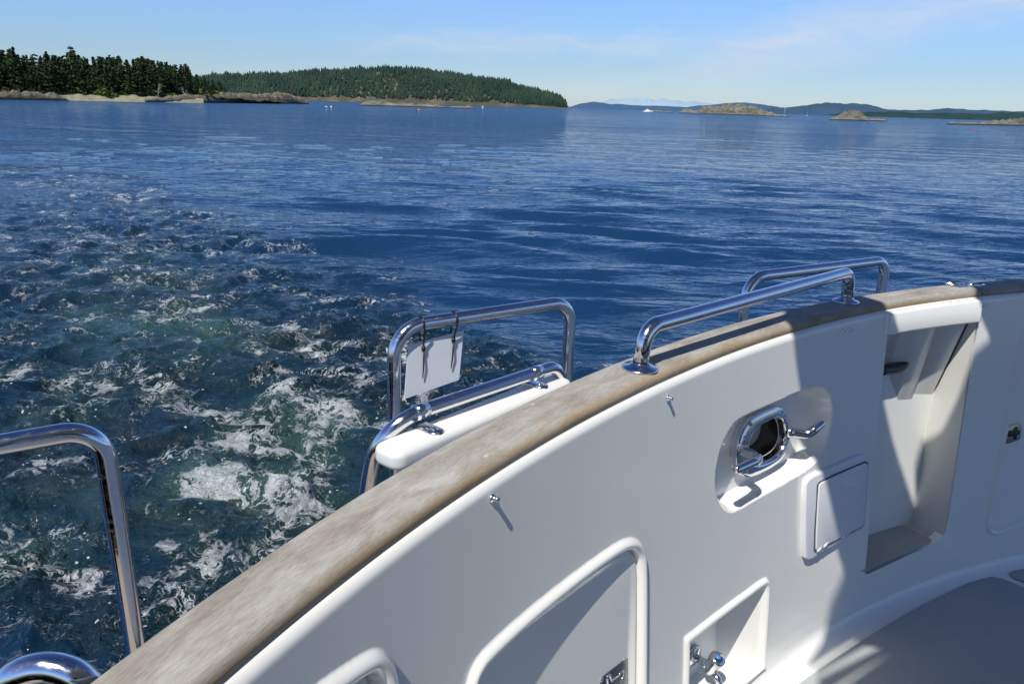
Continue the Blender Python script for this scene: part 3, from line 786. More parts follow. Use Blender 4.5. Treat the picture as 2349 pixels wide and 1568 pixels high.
wl = [at(x,y,WATER)[:2] for x,y in ((-250,365),(60,378),(330,425),(560,520),(800,640),(1080,745),(1420,850),(1700,960),(1700,1700),(-600,1700))]
sdw, _ = sdist(np.array(wl), np.stack([xn,yn],-1)) if False else (None,None)
def inside_soft(x, y, poly, soft):
    P = np.array(poly); sd, _n = sdist(P, np.stack([x,y],-1)); return sstep(-1,1,sd/soft)
wake = inside_soft(xn+.3*lowfield(xn,yn,2.5,31), yn+.3*lowfield(xn,yn,2.5,32), wl, .12*rn+.25)
dens = np.maximum(dens, .36*wake*(.65+.35*lowfield(xn,yn,1.1,33))*np.clip(1.25-rn/26,.35,1))
turb = np.clip(wake*.75*np.clip(1.3-rn/22,.3,1)+dens*.55,0,1.3)
aer = np.zeros_like(xn)
for px,py,rx,ry,st in ((340,740,200,38,1.0),(330,640,180,60,.35),(480,790,160,50,.6),(680,1060,190,110,.9),(560,930,160,60,.5),(160,880,120,60,.4),(90,1230,130,80,.45),(420,1250,80,80,.4)):
    aer = np.maximum(aer, st*bump_at(fx,fy,px,py,rx,ry))
z = np.zeros_like(xn)
r_ = np.random.default_rng(5)
# wind ripples and the small swell
for i in range(80):
    lam = math.exp(r_.uniform(math.log(.30), math.log(6.0)))
    a = math.radians(-97)+r_.normal(0,.20 if lam>.8 else .36)
    k = 2*math.pi/lam
    amp = lam*.0040*math.exp(-math.log(lam/.95)**2/(2*.62**2))+lam*.0007
    fade = np.exp(-(2.6*sn/lam)**2)
    ph = k*(wx*math.cos(a)+wy*math.sin(a))+r_.uniform(0,6.3)
    w_ = np.sin(ph)
    z += amp*fade*(w_+.22*np.cos(2*ph))*(1-.35*np.minimum(wake,1))
# the boat's own waves fanning out to the right
for px,py,rx,ry,lam,ang,amp in ((1280,545,420,75,1.75,-108,.052),(1080,545,260,40,1.2,-102,.026),(1650,520,500,90,1.7,-110,.022),(1500,430,600,60,2.2,-104,.020),(2050,500,500,90,1.6,-101,.020),(800,400,500,40,2.4,-95,.02)):
    a = math.radians(ang); k = 2*math.pi/lam
    ph = k*(wx*math.cos(a)+wy*math.sin(a))
    z += amp*bump_at(xn,yn,px,py,rx,ry)*(np.sin(ph)+.3*np.cos(2*ph))
# churned water
tz = np.zeros_like(xn)
tx = xn+.10*lowfield(xn,yn,.7,41)+.03*lowfield(xn,yn,.25,44); ty = yn+.10*lowfield(xn,yn,.7,42)+.03*lowfield(xn,yn,.25,45)
for i in range(56):
    lam = math.exp(r_.uniform(math.log(.035), math.log(.9))); a = r_.uniform(0,2*math.pi); k = 2*math.pi/lam
    tz += lam*.0135*np.exp(-(2.2*sn/lam)**2)*np.sin(k*(tx*math.cos(a)+ty*math.sin(a))+r_.uniform(0,6.3))
z += turb*tz + .03*np.clip(dens-.5,0,1)*lowfield(tx,ty,.35,47)
Z = np.full_like(X, WATER); Z[near] += z
full = lambda a: np.where(near, 0, 0).astype(float)
def spread(a): o = np.zeros_like(X); o[near] = a; return o

m, nt, b = newmat('sea_water'); g = NT(nt); co = g.geo('Position')
dn, tb, ae = g.attr('foam'), g.attr('churn'), g.attr('aerated')
cam_d = nt.nodes.new('ShaderNodeCameraData').outputs['View Distance'] if False else None
rg = nt.nodes.new('ShaderNodeVectorMath'); rg.operation = 'LENGTH'; nt.links.new(co, rg.inputs[0])
# fine ripples
r1 = g.noise(g.map(co,(1.5,5.0,2),(0,0,.10)), 1, 3, .55, .35)
r2 = g.noise(g.map(co,(6,13,6),(0,0,-.2)), 1, 5, .6, .4)
r3 = g.noise(co, 15, 3.5, .75, .6)
r0 = g.noise(g.map(co,(.22,.62,1),(0,0,.06)), 1, 6, .62, .6)
hgt_ = g.math('ADD', g.math('ADD', g.math('MULTIPLY',r1,.055), g.math('MULTIPLY',r2,g.math('MULTIPLY_ADD', tb, .026, .003))), g.math('MULTIPLY', r0, g.math('MULTIPLY', .7, g.math('DIVIDE', rg.outputs['Value'], 120.0, clamp=True))))
hgt_ = g.math('ADD', hgt_, g.math('MULTIPLY', g.math('MULTIPLY',r3,tb), .040))
bmp = g.bump(hgt_, 1.0, 1.0)
# beyond a few metres the ripples are too fine for a height map: tilt the surface by the ripple slope itself
nc = g.noise(g.map(co,(1.8,4.2,1),(0,0,.08)), 1, 4, .65, .3, 'Color')
gust = g.noise(g.map(co,(.018,.10,1),(0,0,.05)), 1, 5, .6, .5)
gust2 = g.noise(g.map(co,(.10,.42,1),(0,0,-.04)), 1, 5, .62, .5)
far_k = g.math('DIVIDE', g.math('SUBTRACT', rg.outputs['Value'], 8.0), 60.0, clamp=True)
sl = g.math('MULTIPLY', far_k, g.math('MULTIPLY', g.math('MULTIPLY_ADD', gust, 2.0, .05), g.math('MULTIPLY_ADD', gust2, 2.4, -.15, clamp=False)))
v1 = nt.nodes.new('ShaderNodeVectorMath'); v1.operation = 'SUBTRACT'; nt.links.new(nc, v1.inputs[0]); v1.inputs[1].default_value = (.5,.5,.5)
v2 = nt.nodes.new('ShaderNodeVectorMath'); v2.operation = 'MULTIPLY'; nt.links.new(v1.outputs[0], v2.inputs[0]); v2.inputs[1].default_value = (.7,.7,0)
v3 = nt.nodes.new('ShaderNodeVectorMath'); v3.operation = 'SCALE'; nt.links.new(v2.outputs[0], v3.inputs[0]); nt.links.new(sl, v3.inputs['Scale'])
# far off only the wave faces turned to the open side of the bay's near end show; the backs are hidden behind the crests
sc1 = nt.nodes.new('ShaderNodeSeparateXYZ'); nt.links.new(v1.outputs[0], sc1.inputs[0])
inw = nt.nodes.new('ShaderNodeVectorMath'); inw.operation = 'NORMALIZE'; nt.links.new(g.map(co,(-1,-1,0)), inw.inputs[0])
vi = nt.nodes.new('ShaderNodeVectorMath'); vi.operation = 'SCALE'; nt.links.new(inw.outputs[0], vi.inputs[0])
nt.links.new(g.math('MULTIPLY', sl, g.math('MULTIPLY_ADD', g.math('ABSOLUTE', sc1.outputs[2]), 1.6, g.math('MULTIPLY', .17, g.math('DIVIDE', rg.outputs['Value'], 110.0, clamp=True)))), vi.inputs['Scale'])
v3b = nt.nodes.new('ShaderNodeVectorMath'); v3b.operation = 'ADD'; nt.links.new(v3.outputs[0], v3b.inputs[0]); nt.links.new(vi.outputs[0], v3b.inputs[1])
v4 = nt.nodes.new('ShaderNodeVectorMath'); v4.operation = 'ADD'; nt.links.new(v3b.outputs[0], v4.inputs[0]); nt.links.new(bmp, v4.inputs[1])
v5 = nt.nodes.new('ShaderNodeVectorMath'); v5.operation = 'NORMALIZE'; nt.links.new(v4.outputs[0], v5.inputs[0])
bmp = v5.outputs[0]
deep = g.mix(g.math('DIVIDE', rg.outputs['Value'], 120.0, clamp=True), (.006,.030,.082), (.022,.072,.155))  # lighter with distance: sky reflection and haze put into the base colour
deep = g.mix(g.math('MULTIPLY',tb,.9,clamp=True), deep, (.002,.012,.014))
deep = g.mix(g.math('MULTIPLY',ae,g.math('MULTIPLY_ADD',g.noise(co,1.7,4),1.5,-.15,clamp=True),clamp=True), deep, (.045,.105,.092))
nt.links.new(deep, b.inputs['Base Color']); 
nt.links.new(g.math('ADD', g.math('MULTIPLY_ADD', tb, .07, .02), g.math('MULTIPLY', .05, g.math('DIVIDE', rg.outputs['Value'], 350.0, clamp=True))), b.inputs['Roughness']); b.inputs['IOR'].default_value = 1.333
nt.links.new(bmp, b.inputs['Normal'])
# foam: torn patches and laces
wv = nt.nodes.new('ShaderNodeVectorMath'); wv.operation = 'MULTIPLY_ADD'
nt.links.new(g.noise(co,1.9,5,.6,0,'Color'), wv.inputs[0]); wv.inputs[1].default_value = (.55,.55,.55); nt.links.new(co, wv.inputs[2])
wv2 = nt.nodes.new('ShaderNodeVectorMath'); wv2.operation = 'MULTIPLY_ADD'
nt.links.new(g.noise(co,8,4,.6,0,'Color'), wv2.inputs[0]); wv2.inputs[1].default_value = (.12,.12,.12); nt.links.new(wv.outputs[0], wv2.inputs[2])
P_ = wv2.outputs[0]
patch = g.noise(P_, 3.0, 8, .68)
fine = g.noise(P_, 34, 5, .75)
pm_ = g.math('MULTIPLY', g.math('ADD', g.math('SUBTRACT', patch, .56), g.math('MULTIPLY', dn, .26)), 6.0, clamp=True)
def lines(scale, w0, w1):
    n_ = g.noise(g.map(P_,(1,1,0)), scale, 3, .55)
    w_ = g.math('MULTIPLY', g.math('MULTIPLY_ADD', dn, w1, w0), pm_)
    return g.math('SUBTRACT', 1.0, g.math('DIVIDE', g.math('ABSOLUTE', g.math('SUBTRACT', n_, .5)), g.math('MAXIMUM', w_, .0005)), clamp=True)
lace = g.math('MAXIMUM', g.math('MAXIMUM', lines(2.2,.016,.032), lines(5.4,.015,.034)), g.math('MULTIPLY', lines(12,.012,.036), .85))
lace = g.math('MULTIPLY', g.math('MULTIPLY', lace, 2.2, clamp=True), g.math('MULTIPLY', pm_, g.math('MULTIPLY_ADD', fine, 2.2, -.35, clamp=True)))
body = g.math('ADD', g.math('MULTIPLY',patch,.52), g.math('MULTIPLY',fine,.62))
body = g.math('MULTIPLY', g.math('SUBTRACT', body, g.math('SUBTRACT', .90, g.math('MULTIPLY', dn, .31))), 6.0, clamp=True)
grain = fine
# white specks painted in for sun glints on the churned water
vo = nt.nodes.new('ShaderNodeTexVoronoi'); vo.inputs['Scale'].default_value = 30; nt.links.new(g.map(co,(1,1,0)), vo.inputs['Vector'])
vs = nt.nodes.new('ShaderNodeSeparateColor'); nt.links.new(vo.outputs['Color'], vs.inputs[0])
glint_dots = g.math('MULTIPLY', g.math('LESS_THAN', vo.outputs['Distance'], g.math('MULTIPLY', vs.outputs[1], .26)), g.math('GREATER_THAN', vs.outputs[0], g.math('SUBTRACT', 1.02, g.math('MULTIPLY', dn, g.math('MULTIPLY', patch, .85)))))
fo = g.math('MAXIMUM', g.math('MAXIMUM', lace, body), glint_dots)
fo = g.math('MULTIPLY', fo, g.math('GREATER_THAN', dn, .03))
fb_ = nt.nodes.new('ShaderNodeBsdfPrincipled'); fb_.inputs['Base Color'].default_value = (.74,.78,.80,1); fb_.inputs['Roughness'].default_value = .65
nt.links.new(g.bump(g.math('ADD',g.math('MULTIPLY',patch,.05),g.math('MULTIPLY',grain,.025)), 1.0, 1.0, bmp), fb_.inputs['Normal'])
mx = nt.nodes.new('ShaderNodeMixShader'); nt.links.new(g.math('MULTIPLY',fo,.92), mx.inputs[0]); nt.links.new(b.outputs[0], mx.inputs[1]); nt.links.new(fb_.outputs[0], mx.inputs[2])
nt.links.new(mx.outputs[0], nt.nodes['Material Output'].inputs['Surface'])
Fg = grid_faces(len(rings), len(angs))
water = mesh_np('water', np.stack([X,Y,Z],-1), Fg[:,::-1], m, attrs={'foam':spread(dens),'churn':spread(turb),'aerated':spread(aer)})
tag(water, kind='structure')

# ------------------------------------------------------------------ land, islets, forest
def interp_px(pts, x): 
    p = np.array(pts,float); return np.interp(x, p[:,0], p[:,1])
def fnoise(x, y, lam, seed, oct_=4):
    o = 0; a = 1
    for k in range(oct_): o = o+a*lowfield(np.asarray(x,float),np.asarray(y,float),lam/2**k,seed+k); a *= .5
    return o
def wpt(x, dist, z=WATER):
    d = ray(x, horizon_y(x)); d = d[:2]/np.linalg.norm(d[:2]); return np.array([d[0]*dist, d[1]*dist, z])
# materials
def rock_mat(key, c0, c1, c2, moss, tide=.5, mossy=.5, sc=1.0):
    m, nt, b = newmat(key); g = NT(nt); co = g.geo('Position')
    n_ = g.noise(g.map(co,(.35*sc,.35*sc,1.1*sc)), 1, 9, .68, .4)
    c = g.ramp(n_, [(.30,c0),(.48,c1),(.66,c2)])
    sx_ = nt.nodes.new('ShaderNodeSeparateXYZ'); nt.links.new(co, sx_.inputs[0])
    nz = nt.nodes.new('ShaderNodeSeparateXYZ'); nt.links.new(g.geo('Normal'), nz.inputs[0])
    mo = g.math('MULTIPLY', g.math('MULTIPLY', g.math('SUBTRACT', g.noise(co,.5*sc,6,.65), .5-mossy*.2), 5.0, clamp=True), g.math('MULTIPLY', g.math('SUBTRACT', sx_.outputs[2], WATER+tide*2.2), .8, clamp=True))
    c = g.mix(g.math('MULTIPLY',mo,mossy), c, moss)
    ti = g.math('SUBTRACT', 1.0, g.math('DIVIDE', g.math('SUBTRACT', sx_.outputs[2], g.math('MULTIPLY_ADD', n_, tide, WATER+tide*.55)), tide*.35), clamp=True)
    c = g.mix(ti, c, (.035,.032,.028))
    nt.links.new(c, b.inputs['Base Color']); b.inputs['Roughness'].default_value = .9
    nt.links.new(g.bump(n_, .9, 1.2/sc), b.inputs['Normal']); M[key] = m
rock_mat('shore_rock', (.075,.068,.046), (.165,.152,.108), (.27,.25,.185), (.25,.17,.065), .4, .5, 1.0)
rock_mat('islet_rock', (.085,.078,.058), (.19,.178,.136), (.31,.29,.23), (.065,.075,.030), .3, .6, .6)
def ground_mat(key, stops, sc, bumpd=.5):
    m, nt, b = newmat(key); g = NT(nt); n_ = g.noise(g.geo('Position'), sc, 8, .65)
    nt.links.new(g.ramp(n_, stops), b.inputs['Base Color']); b.inputs['Roughness'].default_value = .95
    if bumpd: nt.links.new(g.bump(n_, .8, bumpd), b.inputs['Normal'])
    M[key] = m
ground_mat('beach_sand', [(.3,(.17,.165,.10)),(.5,(.24,.23,.15)),(.7,(.33,.315,.235))], .5, .1)
ground_mat('forest_floor', [(.3,(.020,.026,.012)),(.55,(.045,.05,.022)),(.75,(.10,.085,.05))], .4)
ground_mat('far_shore', [(.3,(.035,.045,.028)),(.5,(.075,.07,.045)),(.7,(.16,.13,.09))], .05)
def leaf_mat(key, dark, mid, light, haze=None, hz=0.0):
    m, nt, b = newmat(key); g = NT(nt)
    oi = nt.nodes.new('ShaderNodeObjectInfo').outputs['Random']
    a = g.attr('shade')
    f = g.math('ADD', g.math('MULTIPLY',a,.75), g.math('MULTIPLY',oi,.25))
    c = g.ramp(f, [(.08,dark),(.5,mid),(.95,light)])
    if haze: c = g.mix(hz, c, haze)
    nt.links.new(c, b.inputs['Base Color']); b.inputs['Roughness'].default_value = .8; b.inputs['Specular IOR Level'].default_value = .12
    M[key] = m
leaf_mat('fir_needles', (.010,.024,.011), (.034,.062,.024), (.085,.112,.040))
leaf_mat('bush_leaves', (.02,.045,.012), (.05,.09,.022), (.11,.15,.04))
leaf_mat('dry_leaves', (.06,.05,.018), (.12,.10,.035), (.2,.15,.06))
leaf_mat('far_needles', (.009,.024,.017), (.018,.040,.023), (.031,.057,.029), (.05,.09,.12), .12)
simple('bark', (.11,.085,.065), .9, var=.3, vs=2)
simple('bare_wood', (.33,.30,.27), .9, var=.2, vs=2)

def quads(C, U, Vv):
    n_ = len(C); V = np.stack([C-U-Vv, C+U-Vv, C+U+Vv, C-U+Vv],1).reshape(-1,3)
    return V, np.arange(4*n_).reshape(-1,4)
def fir_mesh(seed, H_, R_, style):
    r = np.random.default_rng(seed); C=[];U=[];Vv=[];sh=[]
    n_br = {'full':120,'flat':75,'thin':85}[style]
    for k in range(n_br):
        t = r.uniform(.10,1.0)**.85
        hz = H_*t
        if style=='full': L = R_*(1-t)**.62*(.55+.45*math.sin(9*t+seed))*r.uniform(.6,1.2)+.25
        elif style=='flat': t = round(t*9+r.normal(0,.10))/9; hz = H_*min(1,t); L = R_*(1-.75*t)*r.uniform(.5,1.25)
        else: L = R_*(1-t)**.8*r.uniform(.4,1.15)+.2
        a = r.uniform(0,2*math.pi); d = np.array([math.cos(a),math.sin(a),0])
        m_ = max(3,int(L*4.5))
        for q in np.linspace(.12,1,m_):
            p = d*L*q+np.array([0,0,hz+L*(.10*q-.26*q*q)])+r.normal(0,.10,3)*np.array([1,1,.6])
            s_ = r.uniform(.26,.52)*(1.15-.45*q)*(1.0 if style!='flat' else 1.1)
            n1 = r.normal(0,1,3); n1[2] *= .35; n1 /= np.linalg.norm(n1); n2 = np.cross(n1,r.normal(0,1,3)*np.array([1,1,1.0])); n2 /= np.linalg.norm(n2)
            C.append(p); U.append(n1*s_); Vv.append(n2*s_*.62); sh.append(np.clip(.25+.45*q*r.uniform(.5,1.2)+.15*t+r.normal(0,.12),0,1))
    V, F_ = quads(np.array(C),np.array(U),np.array(Vv)); return V, F_, np.repeat(sh,4)
def mesh_data(name, V, F_, m, sh=None, smooth=False):
    o = mesh_np(name, V, F_, m, smooth=smooth, attrs={'shade':sh} if sh is not None else None)
    me = o.data; bpy.data.objects.remove(o); return me
def trunk_data(H_, r0, seed):
    r = np.random.default_rng(seed); P = [(r.normal(0,.05)*k,r.normal(0,.05)*k,-.6+H_*k/6*.98) for k in range(7)]
    V, F_ = tube_np(P, np.linspace(r0,.03,7), 7); return mesh_data('trunk', V, F_[:,::-1], M['bark'], smooth=True)
KINDS = []
for i,(style,R_) in enumerate((('full',3.6),('full',3.0),('thin',2.8),('full',4.2),('flat',3.6),('thin',3.2),('full',3.4),('flat',3.2))):
    V, F_, sh = fir_mesh(40+i, 12.0, R_, style)
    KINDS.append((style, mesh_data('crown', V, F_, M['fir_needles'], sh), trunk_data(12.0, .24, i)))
def plant_tree(kind, P, h, rz, label, group=None, wide=1.0):
    t = empty('conifer', tuple(P), rz); k = h/12.0; t.scale = (k*wide,k*wide,k)
    tag(t, label, 'tree', group)
    for nm,me in (('crown',KINDS[kind][1]),('trunk',KINDS[kind][2])): link(bpy.data.objects.new(nm, me), t)
    return t

# left shore
WL = [(-420,222),(-200,223.5),(0,226.5),(140,229),(330,232.5),(480,235.2),(600,237),(706,237.6)]
def shore_dist(x): return dist_for(x, interp_px(WL,x))
xs = np.linspace(-420,712,240)
VV = []
for x in xs:
    d0 = min(shore_dist(x), 420); taper = np.clip((712-x)/60,0,1); row = []
    for t,h in ((-.02,-.4),(0,0.05),(.03,.35),(.07,.9),(.12,1.5),(.2,2.0),(.35,3.0),(.6,4.0),(1,4.4)):
        dd = d0+t*95*(1 if x<480 else max(.25,1-(x-480)/300)); p = wpt(x,dd); hh = h*(1 if x<480 else max(.35, 1-(x-480)/350))*taper
        p[2] = WATER-.3*(1-taper)+hh+(.18*fnoise(p[0],p[1],9,60,3) if t>.02 else 0)*taper; row.append(p)
    VV.append(row)
VV = np.array(VV); tag(mesh_np('shore_ground', VV[:,4:].reshape(-1,3), grid_faces(240,5)[:,::-1], M['forest_floor']), kind='structure')
bx = (xs>118)&(xs<470); tag(mesh_np('beach', VV[bx][:,:5].reshape(-1,3), grid_faces(int(bx.sum()),5)[:,::-1], M['beach_sand']), kind='structure')

def rock_mound(name, x0, x1, top, ybase, label, cat, m, depth_k=.3, seed=1, rough=.12, nx=150, ny=40, dist=None, layers=1.0):
    "a rock or islet from its skyline; ybase is the height of the waterline in the picture at both ends"
    xs_ = np.linspace(x0,x1,nx); d0 = dist or dist_for(x0,ybase[0]); d1 = dist or dist_for(x1,ybase[1])
    ds = 1/np.linspace(1/d0,1/d1,nx); base_y = np.linspace(ybase[0],ybase[1],nx)
    depx = np.array([dep(x) for x in xs_]); Hh = np.maximum(base_y-interp_px(top,xs_),0)*ds*depx/FPX
    Hs = np.convolve(np.pad(Hh,4,'edge'),np.ones(9)/9,'valid')
    wid = np.abs(x1-x0)*ds.mean()/FPX
    dpt = depth_k*wid*np.sqrt(np.clip(Hs/Hs.max(),.02,1))
    V = np.zeros((nx,ny,3)); tt = np.linspace(-1,1,ny)
    for j,t in enumerate(tt):
        P = np.array([wpt(x,d+ (t+1)*dp*.5) for x,d,dp in zip(xs_,ds,dpt)])
        nz_ = fnoise(P[:,0]/layers,P[:,1]/layers,wid*.10,seed,4)+.35*np.abs(fnoise(P[:,0]*1.0,P[:,1],wid*.03,seed+9,4))
        prof = np.clip(1-abs(t)**2.2,0,1)**.55
        P[:,2] = WATER-.25+(Hh+.25)*prof*(1+rough*nz_)+0.12*Hs*rough*nz_*prof
        V[:,j] = P
    o = mesh_np(name, V.reshape(-1,3), grid_faces(nx,ny)[:,::-1], m); return tag(o, label, cat)
rock_mound('rock_outcrop', 330, 709, [(330,228),(370,224),(400,219),(430,218.5),(470,221),(500,217),(530,216),(560,218),(600,217.5),(640,216.5),(668,219),(690,226),(709,236)], (232.8,237.8), 'long bare tan rock outcrop at the point right of the pale beach', 'rock', M['shore_rock'], .16, 3, .075, 240, 44)
rock_mound('rock_ledge', -160, 156, [(-160,208),(0,212),(40,211),(90,214),(118,214),(136,219),(156,228)], (224.5,229.8), 'low dark rock ledge left of the pale beach', 'rock', M['shore_rock'], .10, 14, .08, 240, 30)
rock_mound('low_skerry', 820, 1090, [(820,241),(845,233),(870,231.5),(890,235),(920,236),(960,236.5),(1000,238),(1020,240.5),(1030,241),(1060,238.5),(1078,238),(1090,243)], (242.0,243.6), 'low grey skerry in front of the forested hill island', 'rock', M['islet_rock'], .10, 24, .12, 170, 26, dist=330)
rock_mound('rocky_islet', 1558, 1812, [(1558,257),(1566,252),(1578,250.5),(1592,254),(1602,253),(1610,247),(1625,246.5),(1650,245.5),(1668,243),(1690,243.5),(1715,245),(1735,247.5),(1752,254),(1765,258),(1785,262.5),(1812,267)], (258.5,267.5), 'largest rocky islet with mossy hump and long low ends', 'islet', M['islet_rock'], .25, 34, .07, 190, 44)
rock_mound('rocky_islet', 1478, 1548, [(1478,254),(1490,251.5),(1520,252.5),(1548,254.5)], (254.6,255.6), 'thin low islet beside the small white boat', 'islet', M['islet_rock'], .15, 44, .12, 90, 20, dist=620)
rock_mound('rocky_islet', 1902, 1996, [(1902,271),(1915,269),(1925,264),(1935,258),(1950,254.5),(1962,254.5),(1975,258),(1985,266),(1996,273)], (273.0,275.6), 'round domed rocky islet standing alone', 'islet', M['islet_rock'], .35, 54, .06, 120, 40, dist=360)
rock_mound('rocky_islet', 1988, 2040, [(1988,273),(2000,271),(2020,271.5),(2030,273),(2040,276.5)], (274.6,276.6), 'small flat rock right of the domed islet', 'islet', M['islet_rock'], .3, 64, .14, 80, 24, dist=370)
rock_mound('rocky_islet', 2172, 2480, [(2172,283),(2185,280.5),(2220,280.5),(2250,281),(2280,278),(2310,275.5),(2349,274),(2420,270),(2480,284)], (284.3,291.0), 'low rocky islet cut off by the right edge', 'islet', M['islet_rock'], .25, 74, .08, 180, 34)

# the wood on the left shore: skyline measured along the picture
SKY = [(-420,70),(-100,100),(-40,118),(0,112),(20,122),(45,116),(60,135),(80,128),(100,134),(125,126),(150,134),(165,130),(176,117),(190,130),(215,138),(235,132),(255,136),(285,134),(300,142),(335,135),(350,140),(375,142),(400,150),(425,152),(445,160),(455,172),(480,178),(520,190),(560,205)]
special = [(176,117.5,4,'tallest conifer on the left shore with flat layered branches',1.0),(45,116,1,'pointed conifer just right of the tree at the left edge',1.0),(4,112,3,'broad conifer at the left edge of the picture',1.05),
 (118,126,0,'broad dark conifer left of the tallest layered tree',1.15),(262,133,5,'slim conifer with ragged top behind the middle of the beach',1.0),(335,135,6,'tall full conifer behind the right part of the beach',1.0),(432,153,3,'round topped conifer at the right end of the wood',1.25)]
gname = 'dark conifers packed along the left shore'
def base_at(x, back):
    p = wpt(x, min(shore_dist(x),420)+back); p[2] = WATER+np.interp(back,[0,8,12,20,33,57,95],[0,.7,1.3,1.9,2.8,3.8,4.2]); return p
def add_tree(x, back, ytop, kind, label, group=None, wide=1.0):
    P = base_at(x,back); d = math.hypot(P[0],P[1]); h = (horizon_y(x)-ytop)*d*dep(x)/FPX*.965 - P[2]; h = max(3,h)
    plant_tree(kind, P, h, rng.uniform(0,6.28), label, group, wide*.9)
for x,y,k,l,wd_ in special: add_tree(x, 20, y, k, l, None, wd_)
for row,(back,drop_,stepx) in enumerate(((14,42,15),(17,30,15),(21,18,15),(28,9,15),(36,4,15),(48,3,17))):
    x = -95+row*3
    while x < 524:
        y = interp_px(SKY,x)+abs(rng.normal(0,drop_*.55))+ (drop_*.35)
        if x > 490 and row < 2: x += 20; continue
        add_tree(x, back+rng.uniform(-2.5,2.5), min(y,198), [0,1,2,3,5,6,7,0,3][rng.integers(0,9)], 'dark conifer among the dense trees of the left shore', gname, rng.uniform(1.0,1.4))
        x += stepx*rng.uniform(.7,1.35)*(1 if x>-20 else 1.5)
# bushes along the top of the beach
def bush_mesh(seed):
    r = np.random.default_rng(seed); C = r.normal(0,1,(260,3)); C /= np.linalg.norm(C,axis=1,keepdims=True); C *= r.uniform(.45,1,(260,1)); C[:,2] = np.abs(C[:,2])*.8
    C += .16*np.stack([lowfield(C[:,0],C[:,1],.7,seed+k) for k in range(3)],-1)
    n1 = r.normal(0,1,(260,3)); n1 /= np.linalg.norm(n1,axis=1,keepdims=True); n2 = np.cross(n1,r.normal(0,1,(260,3))); n2 /= np.linalg.norm(n2,axis=1,keepdims=True)
    V, F_ = quads(C,n1*.13,n2*.10); return V, F_, np.repeat(np.clip(.35+.5*C[:,2]+r.normal(0,.12,260),0,1),4)
B_ = [mesh_data('leaves',*(lambda t:(t[0],t[1],M[mk],t[2]))(bush_mesh(70+i))) for i,mk in enumerate(('bush_leaves','bush_leaves','dry_leaves'))]
for x,back,w_,k,l in ((255,10,2.0,0,'bright green bush at the top of the beach below the wood'),(232,11,2.6,1,'large dull green bush left of the bright green bush'),(285,12,1.5,1,'small bush right of the bright green bush'),(180,12,2.0,1,'bush at the left end of the beach'),
  (222,15,2.6,2,'yellowing bush among the trees above the beach'),(395,10,2.0,1,'bush at the right end of the beach'),(430,12,2.4,1,'bush behind the rock outcrop under the last trees'),(462,14,2.8,1,'dark bush at the end of the wood above the outcrop'),(25,13,2.6,2,'brownish bush on the rock ledge at the left edge'),(345,13,1.6,0,'pale green bush behind the right half of the beach'),(490,16,2.6,1,'last bush beyond the wood on the point')):
    P = base_at(x,back); o = link(bpy.data.objects.new('bush',B_[k])); o.location = P-np.array([0,0,.3]); o.scale = (w_,w_,w_*.85); o.rotation_euler[2] = x
    tag(o, l, 'bush', 'bushes on the left shore')
def snag(x, back, h, lean, label):
    P = base_at(x,back); r = np.random.default_rng(int(x)); parts = [tube_np([(0,0,0),(lean*.3,0,h*.5),(lean,0,h)],[.14,.1,.03],6)]
    for k in range(9):
        z_ = h*r.uniform(.35,.95); a = r.uniform(0,6.28); L = r.uniform(.6,1.6); q = np.array([lean*z_/h,0,z_])
        parts.append(tube_np([q,q+np.array([math.cos(a)*L*.6,math.sin(a)*L*.6,.1]),q+np.array([math.cos(a)*L,math.sin(a)*L,.5])],[.05,.035,.012],5))
    V,F_ = merge(*parts); o = mesh_np('bare_tree',V,F_[:,::-1],M['bare_wood']); o.location = P; tag(o,label,'tree')
snag(362,9,4.2,.8,'grey leafless tree with bent twigs above the beach'); snag(425,10,3.2,-.9,'small grey leafless tree at the right end of the wood')
for x,back,L,label in ((125,7,6,'pale driftwood log on the rock ledge at the left'),(320,7.5,5,'pale driftwood log at the top of the beach')):
    P = base_at(x,back); V,F_ = tube_np([(-L/2,0,.3),(0,.2,.34),(L/2,.1,.28)],[.2,.18,.1],8); o = mesh_np('driftwood_log',V,F_[:,::-1],M['bare_wood']); o.location = P; o.rotation_euler[2] = -.15; tag(o,label,'log')

# forested hill island in the middle
SK2 = [(300,186),(440,178),(480,173),(560,170.5),(640,167.5),(720,165),(800,160.5),(870,157),(940,158.5),(1000,164.5),(1080,174),(1160,187.5),(1230,202),(1270,214),(1290,224),(1303,238),(1312,243)]
DI = 900.; TH = 5.4
nx, ny = 220, 40
xi = np.linspace(300,1316,nx); ridge = np.maximum((horizon_y(xi)-interp_px(SK2,xi))*DI*np.array([dep(x) for x in xi])/FPX-TH*.8-WATER*0, .3)
ridge *= np.clip((1316-xi)/14,0,1)
V = np.zeros((nx,ny,3))
hill_h = lambda u,t: None
for j,t in enumerate(np.linspace(0,1,ny)):
    d = DI-70+t*190
    P = np.array([wpt(x,d) for x in xi]); s_ = np.clip(t/.42,0,1)
    prof = .035+.965*np.sin(s_*math.pi/2)**1.15 if t>0.015 else 0
    hz = ridge*prof*(d/DI if t<.42 else 1)+.8*fnoise(P[:,0],P[:,1],55,90,3)*prof*np.clip(ridge/10,0,1)
    if t>.42: hz = hz*(1-.35*(t-.42)/.58)
    P[:,2] = WATER-.05+hz; V[:,j] = P
tag(mesh_np('hill_island', V.reshape(-1,3), grid_faces(nx,ny)[:,::-1], M['far_shore']), kind='structure')
ti = []; tv = []
r = np.random.default_rng(77)
N = 8500
uu = r.uniform(0,nx-1.01,N); vv = r.uniform(1.6,ny*.52,N)
i0 = uu.astype(int); j0 = vv.astype(int); fu = (uu-i0)[:,None]; fv = (vv-j0)[:,None]
